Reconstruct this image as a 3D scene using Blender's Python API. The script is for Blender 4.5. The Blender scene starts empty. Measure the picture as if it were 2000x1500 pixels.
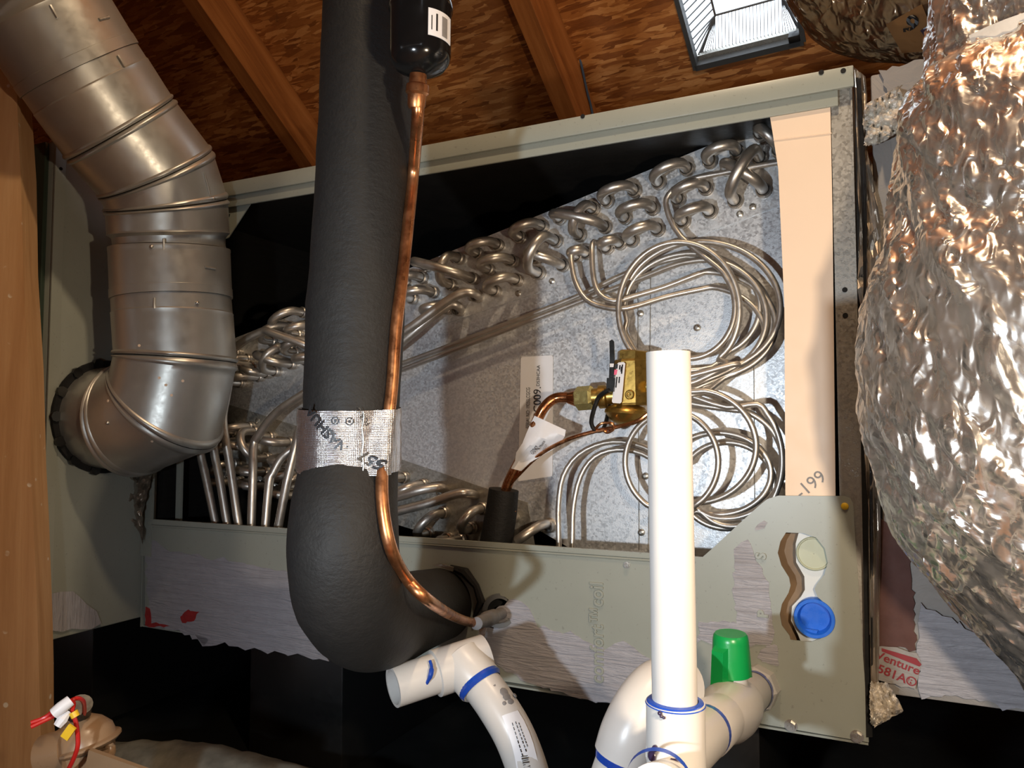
import bpy, bmesh, math, random
from mathutils import Vector, Matrix, noise
from mathutils.geometry import tessellate_polygon
random.seed(7)
SC = bpy.context.scene
COL = SC.collection
PI = math.pi

# ------------------------------------------------------------------ camera, world, lights, exposure
CZ = 0.46                       # camera height above the attic deck
FPX = 1500.0                    # focal length in pixels of the 2000 x 1500 frame
TH = math.atan(83 / 1500.0)     # slight upward pitch
cam = bpy.data.cameras.new('camera'); camo = bpy.data.objects.new('camera', cam); COL.objects.link(camo)
cam.sensor_width = 36.0; cam.lens = FPX / 2000 * 36.0; cam.clip_start = 0.02
camo.location = (0, 0, CZ); camo.rotation_euler = (PI / 2 + TH, 0, 0)
SC.camera = camo
world = bpy.data.worlds.new('world'); SC.world = world; world.use_nodes = True
world.node_tree.nodes['Background'].inputs[0].default_value = (0.80, 0.90, 1.0, 1)
world.node_tree.nodes['Background'].inputs[1].default_value = 3.0
SC.view_settings.view_transform = 'Standard'; SC.view_settings.look = 'None'
SC.view_settings.gamma = 1; SC.view_settings.use_curve_mapping = False
SC.view_settings.exposure = 0.0

def light(name, kind, loc, power, color, size=0.03, aim=None, spot=None, blend=0.5):
    l = bpy.data.lights.new(name, kind); l.energy = power; l.color = color
    if kind == 'AREA': l.shape = 'DISK'; l.size = size
    else: l.shadow_soft_size = size
    if kind == 'SPOT': l.spot_size = spot; l.spot_blend = blend
    o = bpy.data.objects.new(name, l); COL.objects.link(o); o.location = loc
    if aim is not None: o.rotation_euler = (Vector(aim) - Vector(loc)).to_track_quat('-Z', 'Y').to_euler()
    return o
# the phone's torch beside the lens and the warm work light hung a little above it
light('phone_torch', 'SPOT', (-0.25, 0.0, CZ - 0.07), 15.5, (0.80, 0.90, 1.0), 0.011, (0.30, 0.85, CZ - 0.16), math.radians(112), 0.75)
light('work_light', 'POINT', (0.175, 0.15, CZ + 0.0), 7.8, (1.0, 0.80, 0.58), 0.012)
light('attic_bulb', 'POINT', (0.10, 0.25, CZ + 1.0), 20.0, (1.0, 0.76, 0.50), 0.03)

# ------------------------------------------------------------------ projection helpers (pixel -> real point on a real plane)
ct, st = math.cos(TH), math.sin(TH)
def ray(px, py):
    x = (px - 1000) / FPX; z = (750 - py) / FPX
    return Vector((x, ct - z * st, st + z * ct))
CAM = Vector((0, 0, CZ))
def P(px, py, d):
    r = ray(px, py); return CAM + r * (d / r.y)
RC = Vector((0.317, 0.70, 0))                 # right front corner of the coil cabinet (plan)
LV = Vector((-0.9003, 0.4352, 0)); NV = Vector((0.4352, 0.9003, 0))
ZT, ZB = CZ + 0.3345, CZ - 0.284
SL = 0.939
def C(px, py, off=0.0):                        # pixel onto the plane parallel to the cabinet front, off metres behind it
    r = ray(px, py); t = ((RC - CAM).dot(NV) + off) / r.dot(NV); return CAM + r * t
def K(s, off, z): return RC + LV * s + NV * off + Vector((0, 0, z))
def FM(off):
    m = Matrix.Identity(4)
    for i, v in enumerate((-LV, Vector((0, 0, 1)), -NV)):
        for k in range(3): m[k][i] = v[k]
    o = RC + NV * off
    for k in range(3): m[k][3] = o[k]
    return m
def fl(px, py, off=0.0):
    p = C(px, py, off) - RC; return (-(p.dot(LV)), p.z)

# ------------------------------------------------------------------ object helpers
WM = {}
def tag(o, label=None, cat=None, group=None, kind=None):
    if label: o['label'] = label
    if cat: o['category'] = cat
    if group: o['group'] = group
    if kind: o['kind'] = kind
    return o
def thing(name, loc, label=None, cat=None, group=None, kind=None, M=None):
    o = bpy.data.objects.new(name, None); COL.objects.link(o); o.empty_display_size = 0.02
    m = M.copy() if M is not None else Matrix.Translation(Vector(loc))
    o.matrix_world = m; o.matrix_basis = m; WM[o.name] = m
    return tag(o, label, cat, group, kind)
def link(name, me, parent, M=None):
    """M: world matrix of the new object."""
    o = bpy.data.objects.new(name, me); COL.objects.link(o)
    M = M.copy() if M is not None else (WM[parent.name].copy() if parent else Matrix.Identity(4))
    WM[o.name] = M
    if parent:
        o.parent = parent; o.matrix_basis = WM[parent.name].inverted() @ M
    else: o.matrix_basis = M
    return o
def obj(name, geo, mat, parent=None, M=None, smooth=True, world=True, label=None):
    """geo = (verts, faces). world=True: verts are world coords."""
    V, F = geo
    if world:
        if M is None:
            if parent is None:
                c = sum((Vector(v) for v in V), Vector()) / len(V); M = Matrix.Translation(c)
            else: M = WM[parent.name]
        inv = M.inverted(); V = [inv @ Vector(v) for v in V]
    me = bpy.data.meshes.new(name); me.from_pydata([tuple(v) for v in V], [], F); me.update()
    if smooth: me.polygons.foreach_set('use_smooth', [True] * len(me.polygons))
    bm = bmesh.new(); bm.from_mesh(me); bmesh.ops.recalc_face_normals(bm, faces=bm.faces)
    if smooth:
        for e in bm.edges:
            if len(e.link_faces) == 2 and e.calc_face_angle(0) > 0.7: e.smooth = False
    bm.to_mesh(me); bm.free()
    if mat: me.materials.append(mat)
    o = link(name, me, parent, M)
    if label: o['label'] = label
    return o
def merge(*gs):
    V, F = [], []
    for v, f in gs:
        n = len(V); V += [Vector(q) for q in v]; F += [tuple(i + n for i in q) for q in f]
    return V, F
def bezpts(pts, n=8, closed=False):
    """Catmull-Rom through pts (Vectors)."""
    pts = [Vector(p) for p in pts]; out = []; m = len(pts)
    rng = range(m) if closed else range(m - 1)
    for i in rng:
        p1, p2 = pts[i], pts[(i + 1) % m]
        p0 = pts[(i - 1) % m] if (closed or i > 0) else p1 * 2 - p2
        p3 = pts[(i + 2) % m] if (closed or i + 2 < m) else p2 * 2 - p1
        for k in range(n):
            t = k / n
            out.append(0.5 * ((2 * p1) + (p2 - p0) * t + (2 * p0 - 5 * p1 + 4 * p2 - p3) * t * t + (3 * p1 - p0 - 3 * p2 + p3) * t ** 3))
    if not closed: out.append(pts[-1].copy())
    return out
def sweep(path, r, sides=12, cap=True, closed=False, sq=None):
    """r: number or list per point, or function(i, n)."""
    path = [Vector(p) for p in path]; n = len(path); V, F = [], []
    up = None; ax = None
    for i, p in enumerate(path):
        a = path[i - 1] if (i > 0 or closed) else p
        b = path[(i + 1) % n] if (i < n - 1 or closed) else p
        t = (b - a).normalized()
        if ax is None:
            u = Vector((0, 0, 1)) if abs(t.z) < 0.9 else Vector((0, 1, 0))
            ax = (u - t * u.dot(t)).normalized()
        else: ax = (ax - t * ax.dot(t)).normalized()
        bx = t.cross(ax)
        rr = r(i, n) if callable(r) else (r[i] if isinstance(r, (list, tuple)) else r)
        for k in range(sides):
            q = 2 * PI * k / sides
            V.append(p + (ax * math.cos(q) + bx * math.sin(q)) * rr)
    m = n if closed else n - 1
    for i in range(m):
        for k in range(sides):
            a = i * sides + k; b = i * sides + (k + 1) % sides
            c = ((i + 1) % n) * sides + (k + 1) % sides; d = ((i + 1) % n) * sides + k
            F.append((a, b, c, d))
    if cap and not closed:
        F.append(tuple(range(sides))[::-1]); F.append(tuple((n - 1) * sides + k for k in range(sides)))
    return V, F
def cyl(a, b, r, sides=20, prof=None, cap=True):
    """prof: list of (t, rfactor)"""
    a, b = Vector(a), Vector(b)
    if prof is None: prof = [(0, 1), (1, 1)]
    return sweep([a.lerp(b, t) for t, _ in prof], [r * k for _, k in prof], sides, cap) if len({t for t, _ in prof}) == len(prof) else lathe(a, b, r, prof, sides, cap)
def lathe(a, b, r, prof, sides=20, cap=True):
    a, b = Vector(a), Vector(b); t = (b - a).normalized()
    u = Vector((0, 0, 1)) if abs(t.z) < 0.9 else Vector((0, 1, 0))
    ax = (u - t * u.dot(t)).normalized(); bx = t.cross(ax); V, F = [], []
    for tt, k in prof:
        p = a.lerp(b, tt)
        for q in range(sides):
            w = 2 * PI * q / sides; V.append(p + (ax * math.cos(w) + bx * math.sin(w)) * r * k)
    for i in range(len(prof) - 1):
        for q in range(sides):
            F.append((i * sides + q, i * sides + (q + 1) % sides, (i + 1) * sides + (q + 1) % sides, (i + 1) * sides + q))
    if cap: F.append(tuple(range(sides))[::-1]); F.append(tuple((len(prof) - 1) * sides + k for k in range(sides)))
    return V, F
def ring(c, axis, r1, r2, h, sides=32):
    c = Vector(c); axis = Vector(axis).normalized()
    return lathe(c, c + axis * h, 1.0, [(0, r1), (0, r2), (1, r2), (1, r1), (0, r1)], sides, False)
def box(M, x0, x1, y0, y1, z0, z1, bev=0.0):
    V = [(x, y, z) for x in (x0, x1) for y in (y0, y1) for z in (z0, z1)]
    F = [(0, 1, 3, 2), (4, 6, 7, 5), (0, 4, 5, 1), (2, 3, 7, 6), (0, 2, 6, 4), (1, 5, 7, 3)]
    if bev:
        bm = bmesh.new(); vs = [bm.verts.new(v) for v in V]
        for f in F: bm.faces.new([vs[i] for i in f])
        bmesh.ops.bevel(bm, geom=list(bm.edges), offset=bev, segments=2, affect='EDGES', profile=0.5)
        bm.verts.index_update(); V = [v.co.copy() for v in bm.verts]; F = [tuple(v.index for v in f.verts) for f in bm.faces]; bm.free()
    return [M @ Vector(v) for v in V], F
def kbox(s0, s1, o0, o1, z0, z1, bev=0.0):      # box in cabinet coordinates
    return box(FM(0), -s1, -s0, z0, z1, -o1, -o0, bev)
def plate(loops, M, t, jit=0.0):
    """loops: [outer, hole, ...] of 2-D points; front at local z=0, thickness t behind."""
    loops = [[Vector((p[0], p[1], 0)) for p in lp] for lp in loops]
    tris = tessellate_polygon(loops); flat = [p for lp in loops for p in lp]; n = len(flat)
    V = [M @ p for p in flat] + [M @ (p + Vector((0, 0, -t))) for p in flat]
    F = [tuple(a) for a in tris] + [tuple(i + n for i in reversed(a)) for a in tris]
    k = 0
    for lp in loops:
        m = len(lp)
        for i in range(m): F.append((k + i, k + (i + 1) % m, k + (i + 1) % m + n, k + i + n))
        k += m
    return V, F
def pplate(px_loops, off, t):                   # polygon given in pixels, standing on the plane `off` behind the cabinet front
    return plate([[fl(x, y, off) for x, y in lp] for lp in px_loops], FM(off), t)
def circ(cx, cy, r, n=24, ry=None, a0=0, a1=2 * PI):
    return [(cx + r * math.cos(a0 + (a1 - a0) * i / n), cy + (ry or r) * math.sin(a0 + (a1 - a0) * i / n)) for i in range(n)]
def ragged(pts, amp, step, seed=0, closed=True):
    out = []; m = len(pts); rnd = random.Random(seed)
    for i in range(m):
        a, b = Vector(pts[i]), Vector(pts[(i + 1) % m]); L = (b - a).length; k = max(1, int(L / step))
        for j in range(k):
            q = a.lerp(b, j / k); out.append((q.x + rnd.uniform(-amp, amp), q.y + rnd.uniform(-amp, amp)))
    return out
def text_geo(s, size, extrude=0.0003, bevel=0.0, align='LEFT', bold=0.0):
    cu = bpy.data.curves.new('t', 'FONT'); cu.body = s; cu.size = size; cu.extrude = extrude; cu.bevel_depth = bevel
    cu.align_x = align; cu.align_y = 'CENTER'; cu.resolution_u = 3; cu.offset = bold
    o = bpy.data.objects.new('t', cu); COL.objects.link(o)
    dg = bpy.context.evaluated_depsgraph_get(); me = bpy.data.meshes.new_from_object(o.evaluated_get(dg))
    V = [v.co.copy() for v in me.vertices]; F = [tuple(p.vertices) for p in me.polygons]
    bpy.data.objects.remove(o); bpy.data.curves.remove(cu); bpy.data.meshes.remove(me)
    return V, F
def xf(g, M): return [M @ Vector(v) for v in g[0]], g[1]
def wrap_xf(g, fn): return [fn(Vector(v)) for v in g[0]], g[1]

# ------------------------------------------------------------------ materials
class NT:
    def __init__(s, name):
        s.m = bpy.data.materials.new(name); s.m.use_nodes = True; s.t = s.m.node_tree; s.t.nodes.clear()
        s.out = s.n('ShaderNodeOutputMaterial'); s.b = s.n('ShaderNodeBsdfPrincipled'); s.l(s.b.outputs[0], s.out.inputs[0])
        s.co = s.n('ShaderNodeTexCoord').outputs['Object']
    def n(s, k, **kw):
        x = s.t.nodes.new(k)
        for a, b in kw.items(): setattr(x, a, b)
        return x
    def l(s, a, b): s.t.links.new(a, b)
    def mapping(s, sc=(1, 1, 1), rot=(0, 0, 0), loc=(0, 0, 0), co=None):
        x = s.n('ShaderNodeMapping'); x.inputs['Scale'].default_value = sc; x.inputs['Rotation'].default_value = rot
        x.inputs['Location'].default_value = loc; s.l(co or s.co, x.inputs[0]); return x.outputs[0]
    def noise(s, scale, detail=4, rough=0.6, co=None, dist=0.0):
        x = s.n('ShaderNodeTexNoise'); x.inputs['Scale'].default_value = scale; x.inputs['Detail'].default_value = detail
        x.inputs['Roughness'].default_value = rough; x.inputs['Distortion'].default_value = dist; s.l(co or s.co, x.inputs[0]); return x.outputs[0]
    def vor(s, scale, co=None, feature='F1', out='Color', rnd=1.0):
        x = s.n('ShaderNodeTexVoronoi', feature=feature); x.inputs['Scale'].default_value = scale; x.inputs['Randomness'].default_value = rnd
        s.l(co or s.co, x.inputs[0]); return x.outputs[out]
    def ramp(s, f, stops):
        x = s.n('ShaderNodeValToRGB'); e = x.color_ramp.elements
        while len(e) < len(stops): e.new(0.5)
        for q, (p, c) in zip(e, stops): q.position = p; q.color = (c[0], c[1], c[2], 1) if isinstance(c, (tuple, list)) else (c, c, c, 1)
        s.l(f, x.inputs[0]); return x.outputs[0]
    def mix(s, f, a, b, bt='MIX'):
        x = s.n('ShaderNodeMix', data_type='RGBA', blend_type=bt)
        for v, i in ((f, 0), (a, 6), (b, 7)):
            if hasattr(v, 'links'): s.l(v, x.inputs[i])
            elif i == 0: x.inputs[0].default_value = v
            else: x.inputs[i].default_value = (v[0], v[1], v[2], 1)
        return x.outputs[2]
    def math(s, op, a, b=0.0, clamp=False):
        x = s.n('ShaderNodeMath', operation=op, use_clamp=clamp)
        for v, i in ((a, 0), (b, 1)):
            if hasattr(v, 'links'): s.l(v, x.inputs[i])
            else: x.inputs[i].default_value = v
        return x.outputs[0]
    def sep(s, c, i=0):
        x = s.n('ShaderNodeSeparateColor'); s.l(c, x.inputs[0]); return x.outputs[i]
    def bump(s, h, strength=0.3, dist=0.002, prev=None):
        x = s.n('ShaderNodeBump'); x.inputs['Strength'].default_value = strength; x.inputs['Distance'].default_value = dist
        s.l(h, x.inputs['Height'])
        if prev is not None: s.l(prev, x.inputs['Normal'])
        s.l(x.outputs[0], s.b.inputs['Normal']); return x.outputs[0]
    def set(s, col=None, rough=None, metal=None, spec=None, coat=None):
        for v, k in ((col, 'Base Color'), (rough, 'Roughness'), (metal, 'Metallic'), (spec, 'Specular IOR Level'), (coat, 'Coat Weight')):
            if v is None: continue
            if hasattr(v, 'links'): s.l(v, s.b.inputs[k])
            elif k == 'Base Color': s.b.inputs[k].default_value = (v[0], v[1], v[2], 1)
            else: s.b.inputs[k].default_value = v
        return s
def simple(name, col, rough=0.5, metal=0.0, var=0.12, nscale=60, bump=0.0, bscale=200, spec=None):
    m = NT(name); n = m.noise(nscale, 4)
    c = m.mix(n, tuple(max(0, x * (1 - var)) for x in col), tuple(min(1, x * (1 + var)) for x in col))
    m.set(c, m.ramp(m.noise(nscale * 2.3, 3), [(0.3, max(0.02, rough - 0.07)), (0.7, min(1, rough + 0.07))]), metal, spec)
    if bump: m.bump(m.noise(bscale, 4), bump, 0.001)
    return m.m

def m_paint():
    m = NT('cabinet_enamel'); n = m.noise(14, 5)
    c = m.mix(n, (0.265, 0.28, 0.24), (0.32, 0.335, 0.29))
    sp = m.ramp(m.noise(260, 2), [(0.66, 0.0), (0.74, 1.0)])
    c = m.mix(m.math('MULTIPLY', sp, 0.35), c, (0.12, 0.12, 0.1))
    m.set(c, 0.36, 0.0, 0.5); m.bump(m.noise(900, 2), 0.05, 0.0003); return m.m
def m_galv(name, dark, lite, rough=0.42, metal=0.75, sc=260, bmp=0.12):
    m = NT(name); v = m.sep(m.vor(sc)); n = m.noise(22, 5)
    f = m.math('ADD', m.math('MULTIPLY', v, 0.55), m.math('MULTIPLY', n, 0.45))
    c = m.mix(f, dark, lite)
    m.set(c, m.ramp(v, [(0.0, rough - 0.1), (1.0, rough + 0.14)]), metal)
    m.bump(m.vor(sc * 1.6, feature='F1', out='Distance'), bmp, 0.0005); return m.m
def m_flue():
    m = NT('flue_galvanised'); n = m.noise(9, 6, 0.7); n2 = m.noise(70, 5, 0.7)
    c = m.mix(n, (0.36, 0.365, 0.335), (0.60, 0.60, 0.555)); c = m.mix(m.math('MULTIPLY', n2, 0.5), c, (0.42, 0.40, 0.37))
    m.set(c, m.ramp(n2, [(0.3, 0.30), (0.75, 0.46)]), 0.72)
    m.bump(m.noise(14, 3), 0.22, 0.004); return m.m
def m_foil(name, sc=1.0, tint=(0.84, 0.82, 0.78), dirt=0.3):
    m = NT(name)
    def rid(scale, co, det=3):
        x = m.n('ShaderNodeTexNoise', noise_type='RIDGED_MULTIFRACTAL', normalize=True); x.inputs['Scale'].default_value = scale; x.inputs['Detail'].default_value = det
        x.inputs['Roughness'].default_value = 0.55; x.inputs['Distortion'].default_value = 0.5; m.l(co, x.inputs[0]); return x.outputs[0]
    a = rid(24 * sc, m.mapping((1.6, 1.0, 0.45), (0.0, 0.75, 0.0))); b = rid(62 * sc, m.mapping((1, 1, 0.55), (-0.4, 0.5, 0)), 2)
    h = m.math('ADD', m.math('MULTIPLY', a, 1.0), m.math('MULTIPLY', b, 0.45))
    m.bump(h, 1.0, 0.016 / sc)
    c = m.mix(m.math('MULTIPLY', m.ramp(m.noise(8, 5), [(0.4, 0.0), (0.7, 1.0)]), dirt), tint, (0.42, 0.28, 0.15))
    m.set(c, m.ramp(m.noise(40, 3), [(0.3, 0.20), (0.7, 0.36)]), 0.93); return m.m
def m_osb():
    m = NT('osb_strand_board'); best_c = None; best_p = None
    for i, (rot, sx, sy) in enumerate(((0.2, 1, 5.6), (1.25, 1, 6.5), (2.1, 1.2, 6.0), (2.75, 1, 5.0), (0.75, 1.1, 7.5), (1.7, 1.3, 7.0), (2.45, 1.0, 8.0))):
        co = m.mapping((sx, sy, 1), (0, 0, rot), (i * 3.7, i * 1.3, 0))
        wob = m.n('ShaderNodeVectorMath', operation='ADD'); nz = m.n('ShaderNodeTexNoise'); nz.inputs['Scale'].default_value = 9; nz.inputs['Detail'].default_value = 3
        m.l(co, nz.inputs[0]); sc_ = m.n('ShaderNodeVectorMath', operation='SCALE'); sc_.inputs['Scale'].default_value = 0.05
        m.l(nz.outputs['Color'], sc_.inputs[0]); m.l(co, wob.inputs[0]); m.l(sc_.outputs[0], wob.inputs[1])
        v = m.vor(19, wob.outputs[0]); pr = m.sep(v, 0); cl = m.sep(v, 1)
        grain = m.noise(1.0, 4, 0.6, m.mapping((60 * sx, 700, 1), (0, 0, rot)))
        val = m.math('ADD', m.math('MULTIPLY', cl, 0.66), m.math('MULTIPLY', grain, 0.40))
        if best_c is None: best_c, best_p = val, pr
        else:
            g = m.math('GREATER_THAN', pr, best_p); best_c = m.mix(g, best_c, val); best_p = m.math('MAXIMUM', pr, best_p)
    c = m.ramp(best_c, [(0.08, (0.13, 0.038, 0.008)), (0.35, (0.30, 0.100, 0.024)), (0.65, (0.46, 0.18, 0.048)), (0.98, (0.70, 0.35, 0.13))])
    dk = m.ramp(m.noise(34, 4, 0.7), [(0.64, 0.0), (0.74, 1.0)]); c = m.mix(m.math('MULTIPLY', dk, 0.5), c, (0.07, 0.03, 0.01))
    m.set(c, 0.55, 0.0, 0.35); m.bump(best_p, 0.55, 0.0022, m.bump(best_c, 0.35, 0.001)); return m.m
def m_wood(name, a, b, c2, splat=0.0, axis='X', rough=0.6):
    m = NT(name); sc = {'X': (34, 2.2, 34), 'Z': (34, 34, 2.2)}[axis]
    co = m.mapping(sc); n = m.noise(1.0, 6, 0.6, co, 0.8); fine = m.noise(5.0, 4, 0.7, co)
    f = m.math('ADD', m.math('MULTIPLY', n, 0.75), m.math('MULTIPLY', fine, 0.25))
    c = m.ramp(f, [(0.30, a), (0.5, b), (0.72, c2)])
    if splat:
        s1 = m.vor(52, None, 'F1', 'Distance'); s2 = m.ramp(m.noise(26, 2), [(0.54, 0.0), (0.60, 1.0)])
        s = m.math('MULTIPLY', m.ramp(s1, [(0.13, 1.0), (0.18, 0.0)]), s2); c = m.mix(m.math('MULTIPLY', s, splat), c, (0.8, 0.72, 0.58))
    m.set(c, rough, 0.0, 0.3); m.bump(f, 0.5, 0.0015); return m.m
def m_foam(name='elastomeric_foam', base=0.020):
    m = NT(name); n = m.noise(90, 5, 0.65, m.mapping((1, 1, 1.7))); n2 = m.noise(420, 3)
    m.set(m.mix(n, (base * .8,) * 3, (base * 1.5, base * 1.42, base * 1.3)), 0.62, 0.0, 0.28)
    m.bump(m.math('ADD', n, m.math('MULTIPLY', n2, 0.5)), 0.40, 0.0022); return m.m
def m_copper(name='copper', rough=0.30):
    m = NT(name); n = m.noise(30, 5, 0.65); c = m.ramp(n, [(0.3, (0.27, 0.10, 0.04)), (0.5, (0.56, 0.24, 0.10)), (0.72, (0.80, 0.40, 0.20))])
    m.set(c, m.ramp(m.noise(110, 3), [(0.3, rough - .08), (0.7, rough + .14)]), 0.95); m.bump(m.noise(160, 2), 0.06, 0.0008); return m.m
def m_pvc():
    m = NT('white_pvc'); n = m.noise(20, 5); c = m.mix(n, (0.50, 0.475, 0.44), (0.58, 0.56, 0.53))
    s = m.ramp(m.noise(38, 5, 0.7), [(0.70, 0.0), (0.76, 1.0)]); c = m.mix(m.math('MULTIPLY', s, 0.45), c, (0.28, 0.24, 0.2))
    m.set(c, 0.33, 0.0, 0.5); m.bump(m.noise(120, 2), 0.04, 0.0006); return m.m
def m_mastic(name='duct_mastic', ang=0.0, col=(0.33, 0.32, 0.34)):
    m = NT(name)
    co = m.mapping((14, 150, 14), (0, 0, ang)); w = m.noise(1.0, 4, 0.6, co, 1.6)
    w2 = m.noise(38, 4, 0.6, None, 1.0)
    c = m.mix(w2, tuple(x * .86 for x in col), tuple(x * 1.16 for x in col))
    m.set(c, 0.5, 0.0, 0.4); m.bump(m.math('ADD', w, m.math('MULTIPLY', w2, 0.35)), 0.75, 0.004); return m.m
def m_liner():
    m = NT('black_foam_liner'); n = m.noise(1.0, 4, 0.7, m.mapping((30, 30, 420), (0, 0.0, 0)))
    m.set(m.mix(n, (0.004, 0.004, 0.004), (0.022, 0.02, 0.018)), 0.5, 0.0, 0.4); m.bump(n, 0.5, 0.002); return m.m
def m_alu():
    m = NT('aluminium_tube'); n = m.noise(34, 5, 0.65); c = m.mix(n, (0.38, 0.335, 0.285), (0.72, 0.68, 0.62))
    m.set(c, m.ramp(m.noise(90, 3), [(0.3, 0.30), (0.7, 0.48)]), 0.88); m.bump(m.noise(120, 3), 0.08, 0.0008); return m.m
def m_duct():
    m = NT('duct_board_skin'); n = m.noise(10, 6, 0.65); w = m.noise(1.0, 5, 0.65, m.mapping((30, 30, 110)), 1.1)
    c = m.mix(n, (0.22, 0.195, 0.17), (0.37, 0.345, 0.32)); m.set(c, 0.6, 0.0, 0.3); m.bump(w, 0.45, 0.004); return m.m
M = dict(
    paint=m_paint(), plate=m_galv('spangled_galvanised', (0.50, 0.51, 0.52), (0.80, 0.81, 0.82), 0.44, 0.66, 420),
    post=m_galv('dull_galvanised', (0.26, 0.25, 0.22), (0.44, 0.42, 0.38), 0.5, 0.7, 420),
    flue=m_flue(), foil=m_foil('foil_jacket', 1.9), foil2=m_foil('foil_jacket_dirty', 1.5, (0.46, 0.38, 0.29), 0.8), crumple=simple('crumpled_foil_tape', (0.85, 0.80, 0.72), 0.33, 0.35, 0.1, 60, 0.6, 110),
    osb=m_osb(), rafter=m_wood('rafter_lumber', (0.16, 0.052, 0.014), (0.31, 0.112, 0.030), (0.46, 0.19, 0.062)),
    stud=m_wood('stud_lumber', (0.42, 0.22, 0.095), (0.54, 0.31, 0.145), (0.64, 0.40, 0.21), 0.9, 'Z', 0.5),
    foam=m_foam(base=0.014), sleeve=m_foam('black_foam_sleeve', 0.010), copper=m_copper(), coppernew=m_copper('bright_copper', 0.22), pvc=m_pvc(),
    mastic=m_mastic(), mastic2=m_mastic('duct_mastic_swirled', 0.25), liner=m_liner(), alu=m_alu(), duct=m_duct(),
    cream=simple('cream_baffle_board', (0.80, 0.62, 0.46), 0.55, 0, 0.03, 20),
    brass=simple('brass', (0.48, 0.31, 0.08), 0.33, 0.92, 0.25, 90, 0.1), brasshex=simple('yellow_brass', (0.66, 0.56, 0.22), 0.25, 0.9, 0.15, 60),
    steel=simple('zinc_steel', (0.55, 0.53, 0.48), 0.3, 0.9, 0.15, 90), black=simple('black_plastic', (0.010, 0.010, 0.010), 0.35),
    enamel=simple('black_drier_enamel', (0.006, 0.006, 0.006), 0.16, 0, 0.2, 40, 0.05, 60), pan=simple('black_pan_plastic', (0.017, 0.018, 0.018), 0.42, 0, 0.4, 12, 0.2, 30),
    hole=simple('dark_hole', (0.004, 0.004, 0.004), 0.9), white=simple('white_label', (0.72, 0.72, 0.74), 0.45, 0, 0.03),
    ink=simple('black_ink', (0.012, 0.012, 0.014), 0.5), red=simple('red_ink', (0.25, 0.015, 0.02), 0.5), pink=simple('pink_ink', (0.75, 0.12, 0.22), 0.5),
    blueglue=simple('blue_pipe_primer', (0.012, 0.055, 0.34), 0.22, 0, 0.3, 80), green=simple('green_handle_plastic', (0.004, 0.26, 0.055), 0.33, 0, 0.12, 30),
    bluecap=simple('blue_cap_plastic', (0.012, 0.13, 0.62), 0.3, 0, 0.1), wplastic=simple('white_plastic', (0.62, 0.64, 0.62), 0.4, 0, 0.05),
    capgrey=simple('pale_green_plastic', (0.42, 0.44, 0.31), 0.4, 0, 0.08), tanpl=simple('tan_plastic', (0.27, 0.17, 0.095), 0.32, 0, 0.06),
    brown=simple('brown_recess', (0.22, 0.14, 0.075), 0.6, 0, 0.15), redwire=simple('red_wire', (0.48, 0.015, 0.012), 0.35), yellow=simple('yellow_marker', (0.75, 0.47, 0.02), 0.45),
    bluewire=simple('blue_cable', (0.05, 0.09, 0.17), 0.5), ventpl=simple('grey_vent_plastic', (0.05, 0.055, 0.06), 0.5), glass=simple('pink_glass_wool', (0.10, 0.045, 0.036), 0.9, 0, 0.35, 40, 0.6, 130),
    tapefoil=simple('taupe_foil_edge', (0.40, 0.35, 0.29), 0.36, 0.8, 0.3, 50, 0.5, 90), brownpaper=simple('brown_printed_film', (0.30, 0.16, 0.065), 0.45, 0.35, 0.25, 30, 0.2, 60),
    darkgreen=simple('dark_green_enamel', (0.035, 0.05, 0.035), 0.22, 0, 0.2, 20), redstain=simple('red_stain', (0.30, 0.02, 0.02), 0.6, 0, 0.5, 150), smudge=simple('grey_smudge', (0.20, 0.19, 0.185), 0.6, 0, 0.3, 120),
    floor=m_wood('attic_deck', (0.14, 0.06, 0.02), (0.25, 0.12, 0.05), (0.35, 0.18, 0.08)),
    dust=simple('dusty_duct_wrap', (0.20, 0.20, 0.165), 0.45, 0.2, 0.9, 34, 0.6, 60), primer=simple('dark_primer_spill', (0.03, 0.02, 0.05), 0.3, 0, 0.4, 90),
)

# ================================================================== SETTING: roof, deck, gables
RD = Vector((0.593, 1, -0.89)).normalized(); RX = Vector((0.860, -0.510, 0)); RY = -RD; RZ = RX.cross(RY)
RO = Vector((0, 0, CZ + 1.65))
RM = Matrix.Identity(4)
for i, v in enumerate((RX, RY, RZ, RO)):
    for k in range(3): RM[k][i] = v[k]
def R2(px, py, h=0.0):                          # pixel -> (a, b) on the roof plane raised h towards the room
    r = ray(px, py); o = RO + RZ * h; t = (o - CAM).dot(RZ) / r.dot(RZ); p = CAM + r * t - o
    return p.dot(RX), p.dot(RY)
va0, vb0 = R2(1358, 132); va1 = R2(1569, 78)[0]; vb1 = vb0 + 0.30
ceiling = obj('ceiling', plate([[(-3, -3.45), (3, -3.45), (3, 0.9), (-3, 0.9)], [(va0, vb0), (va1, vb0), (va1, vb1), (va0, vb1)]], Matrix.Identity(4), 0.012), M['osb'], M=RM, world=False, smooth=False)
tag(ceiling, 'orange-brown strand board roof deck above the unit', kind='structure')
a1 = R2(572, 310, 0.089)[0]; a2 = R2(992, 0, 0.089)[0]
print('rafter spacing', a2 - a1)
def rafter(a, w=0.038):
    return obj('rafter', box(RM, a, a + w, -3.3, 0.85, 0.0, 0.089, 0.001), M['rafter'], ceiling, M=RM @ Matrix.Translation((a, -1, 0)), smooth=False)
for a in (a1 - 0.61, a1, a2, a2 + 0.61 + 0.14): rafter(a)
hyp = RD.copy(); RD2 = Vector((-RD.x, -RD.y, RD.z)); RM2 = Matrix.Identity(4)
RZ2 = RX.cross(-RD2) * -1
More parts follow.
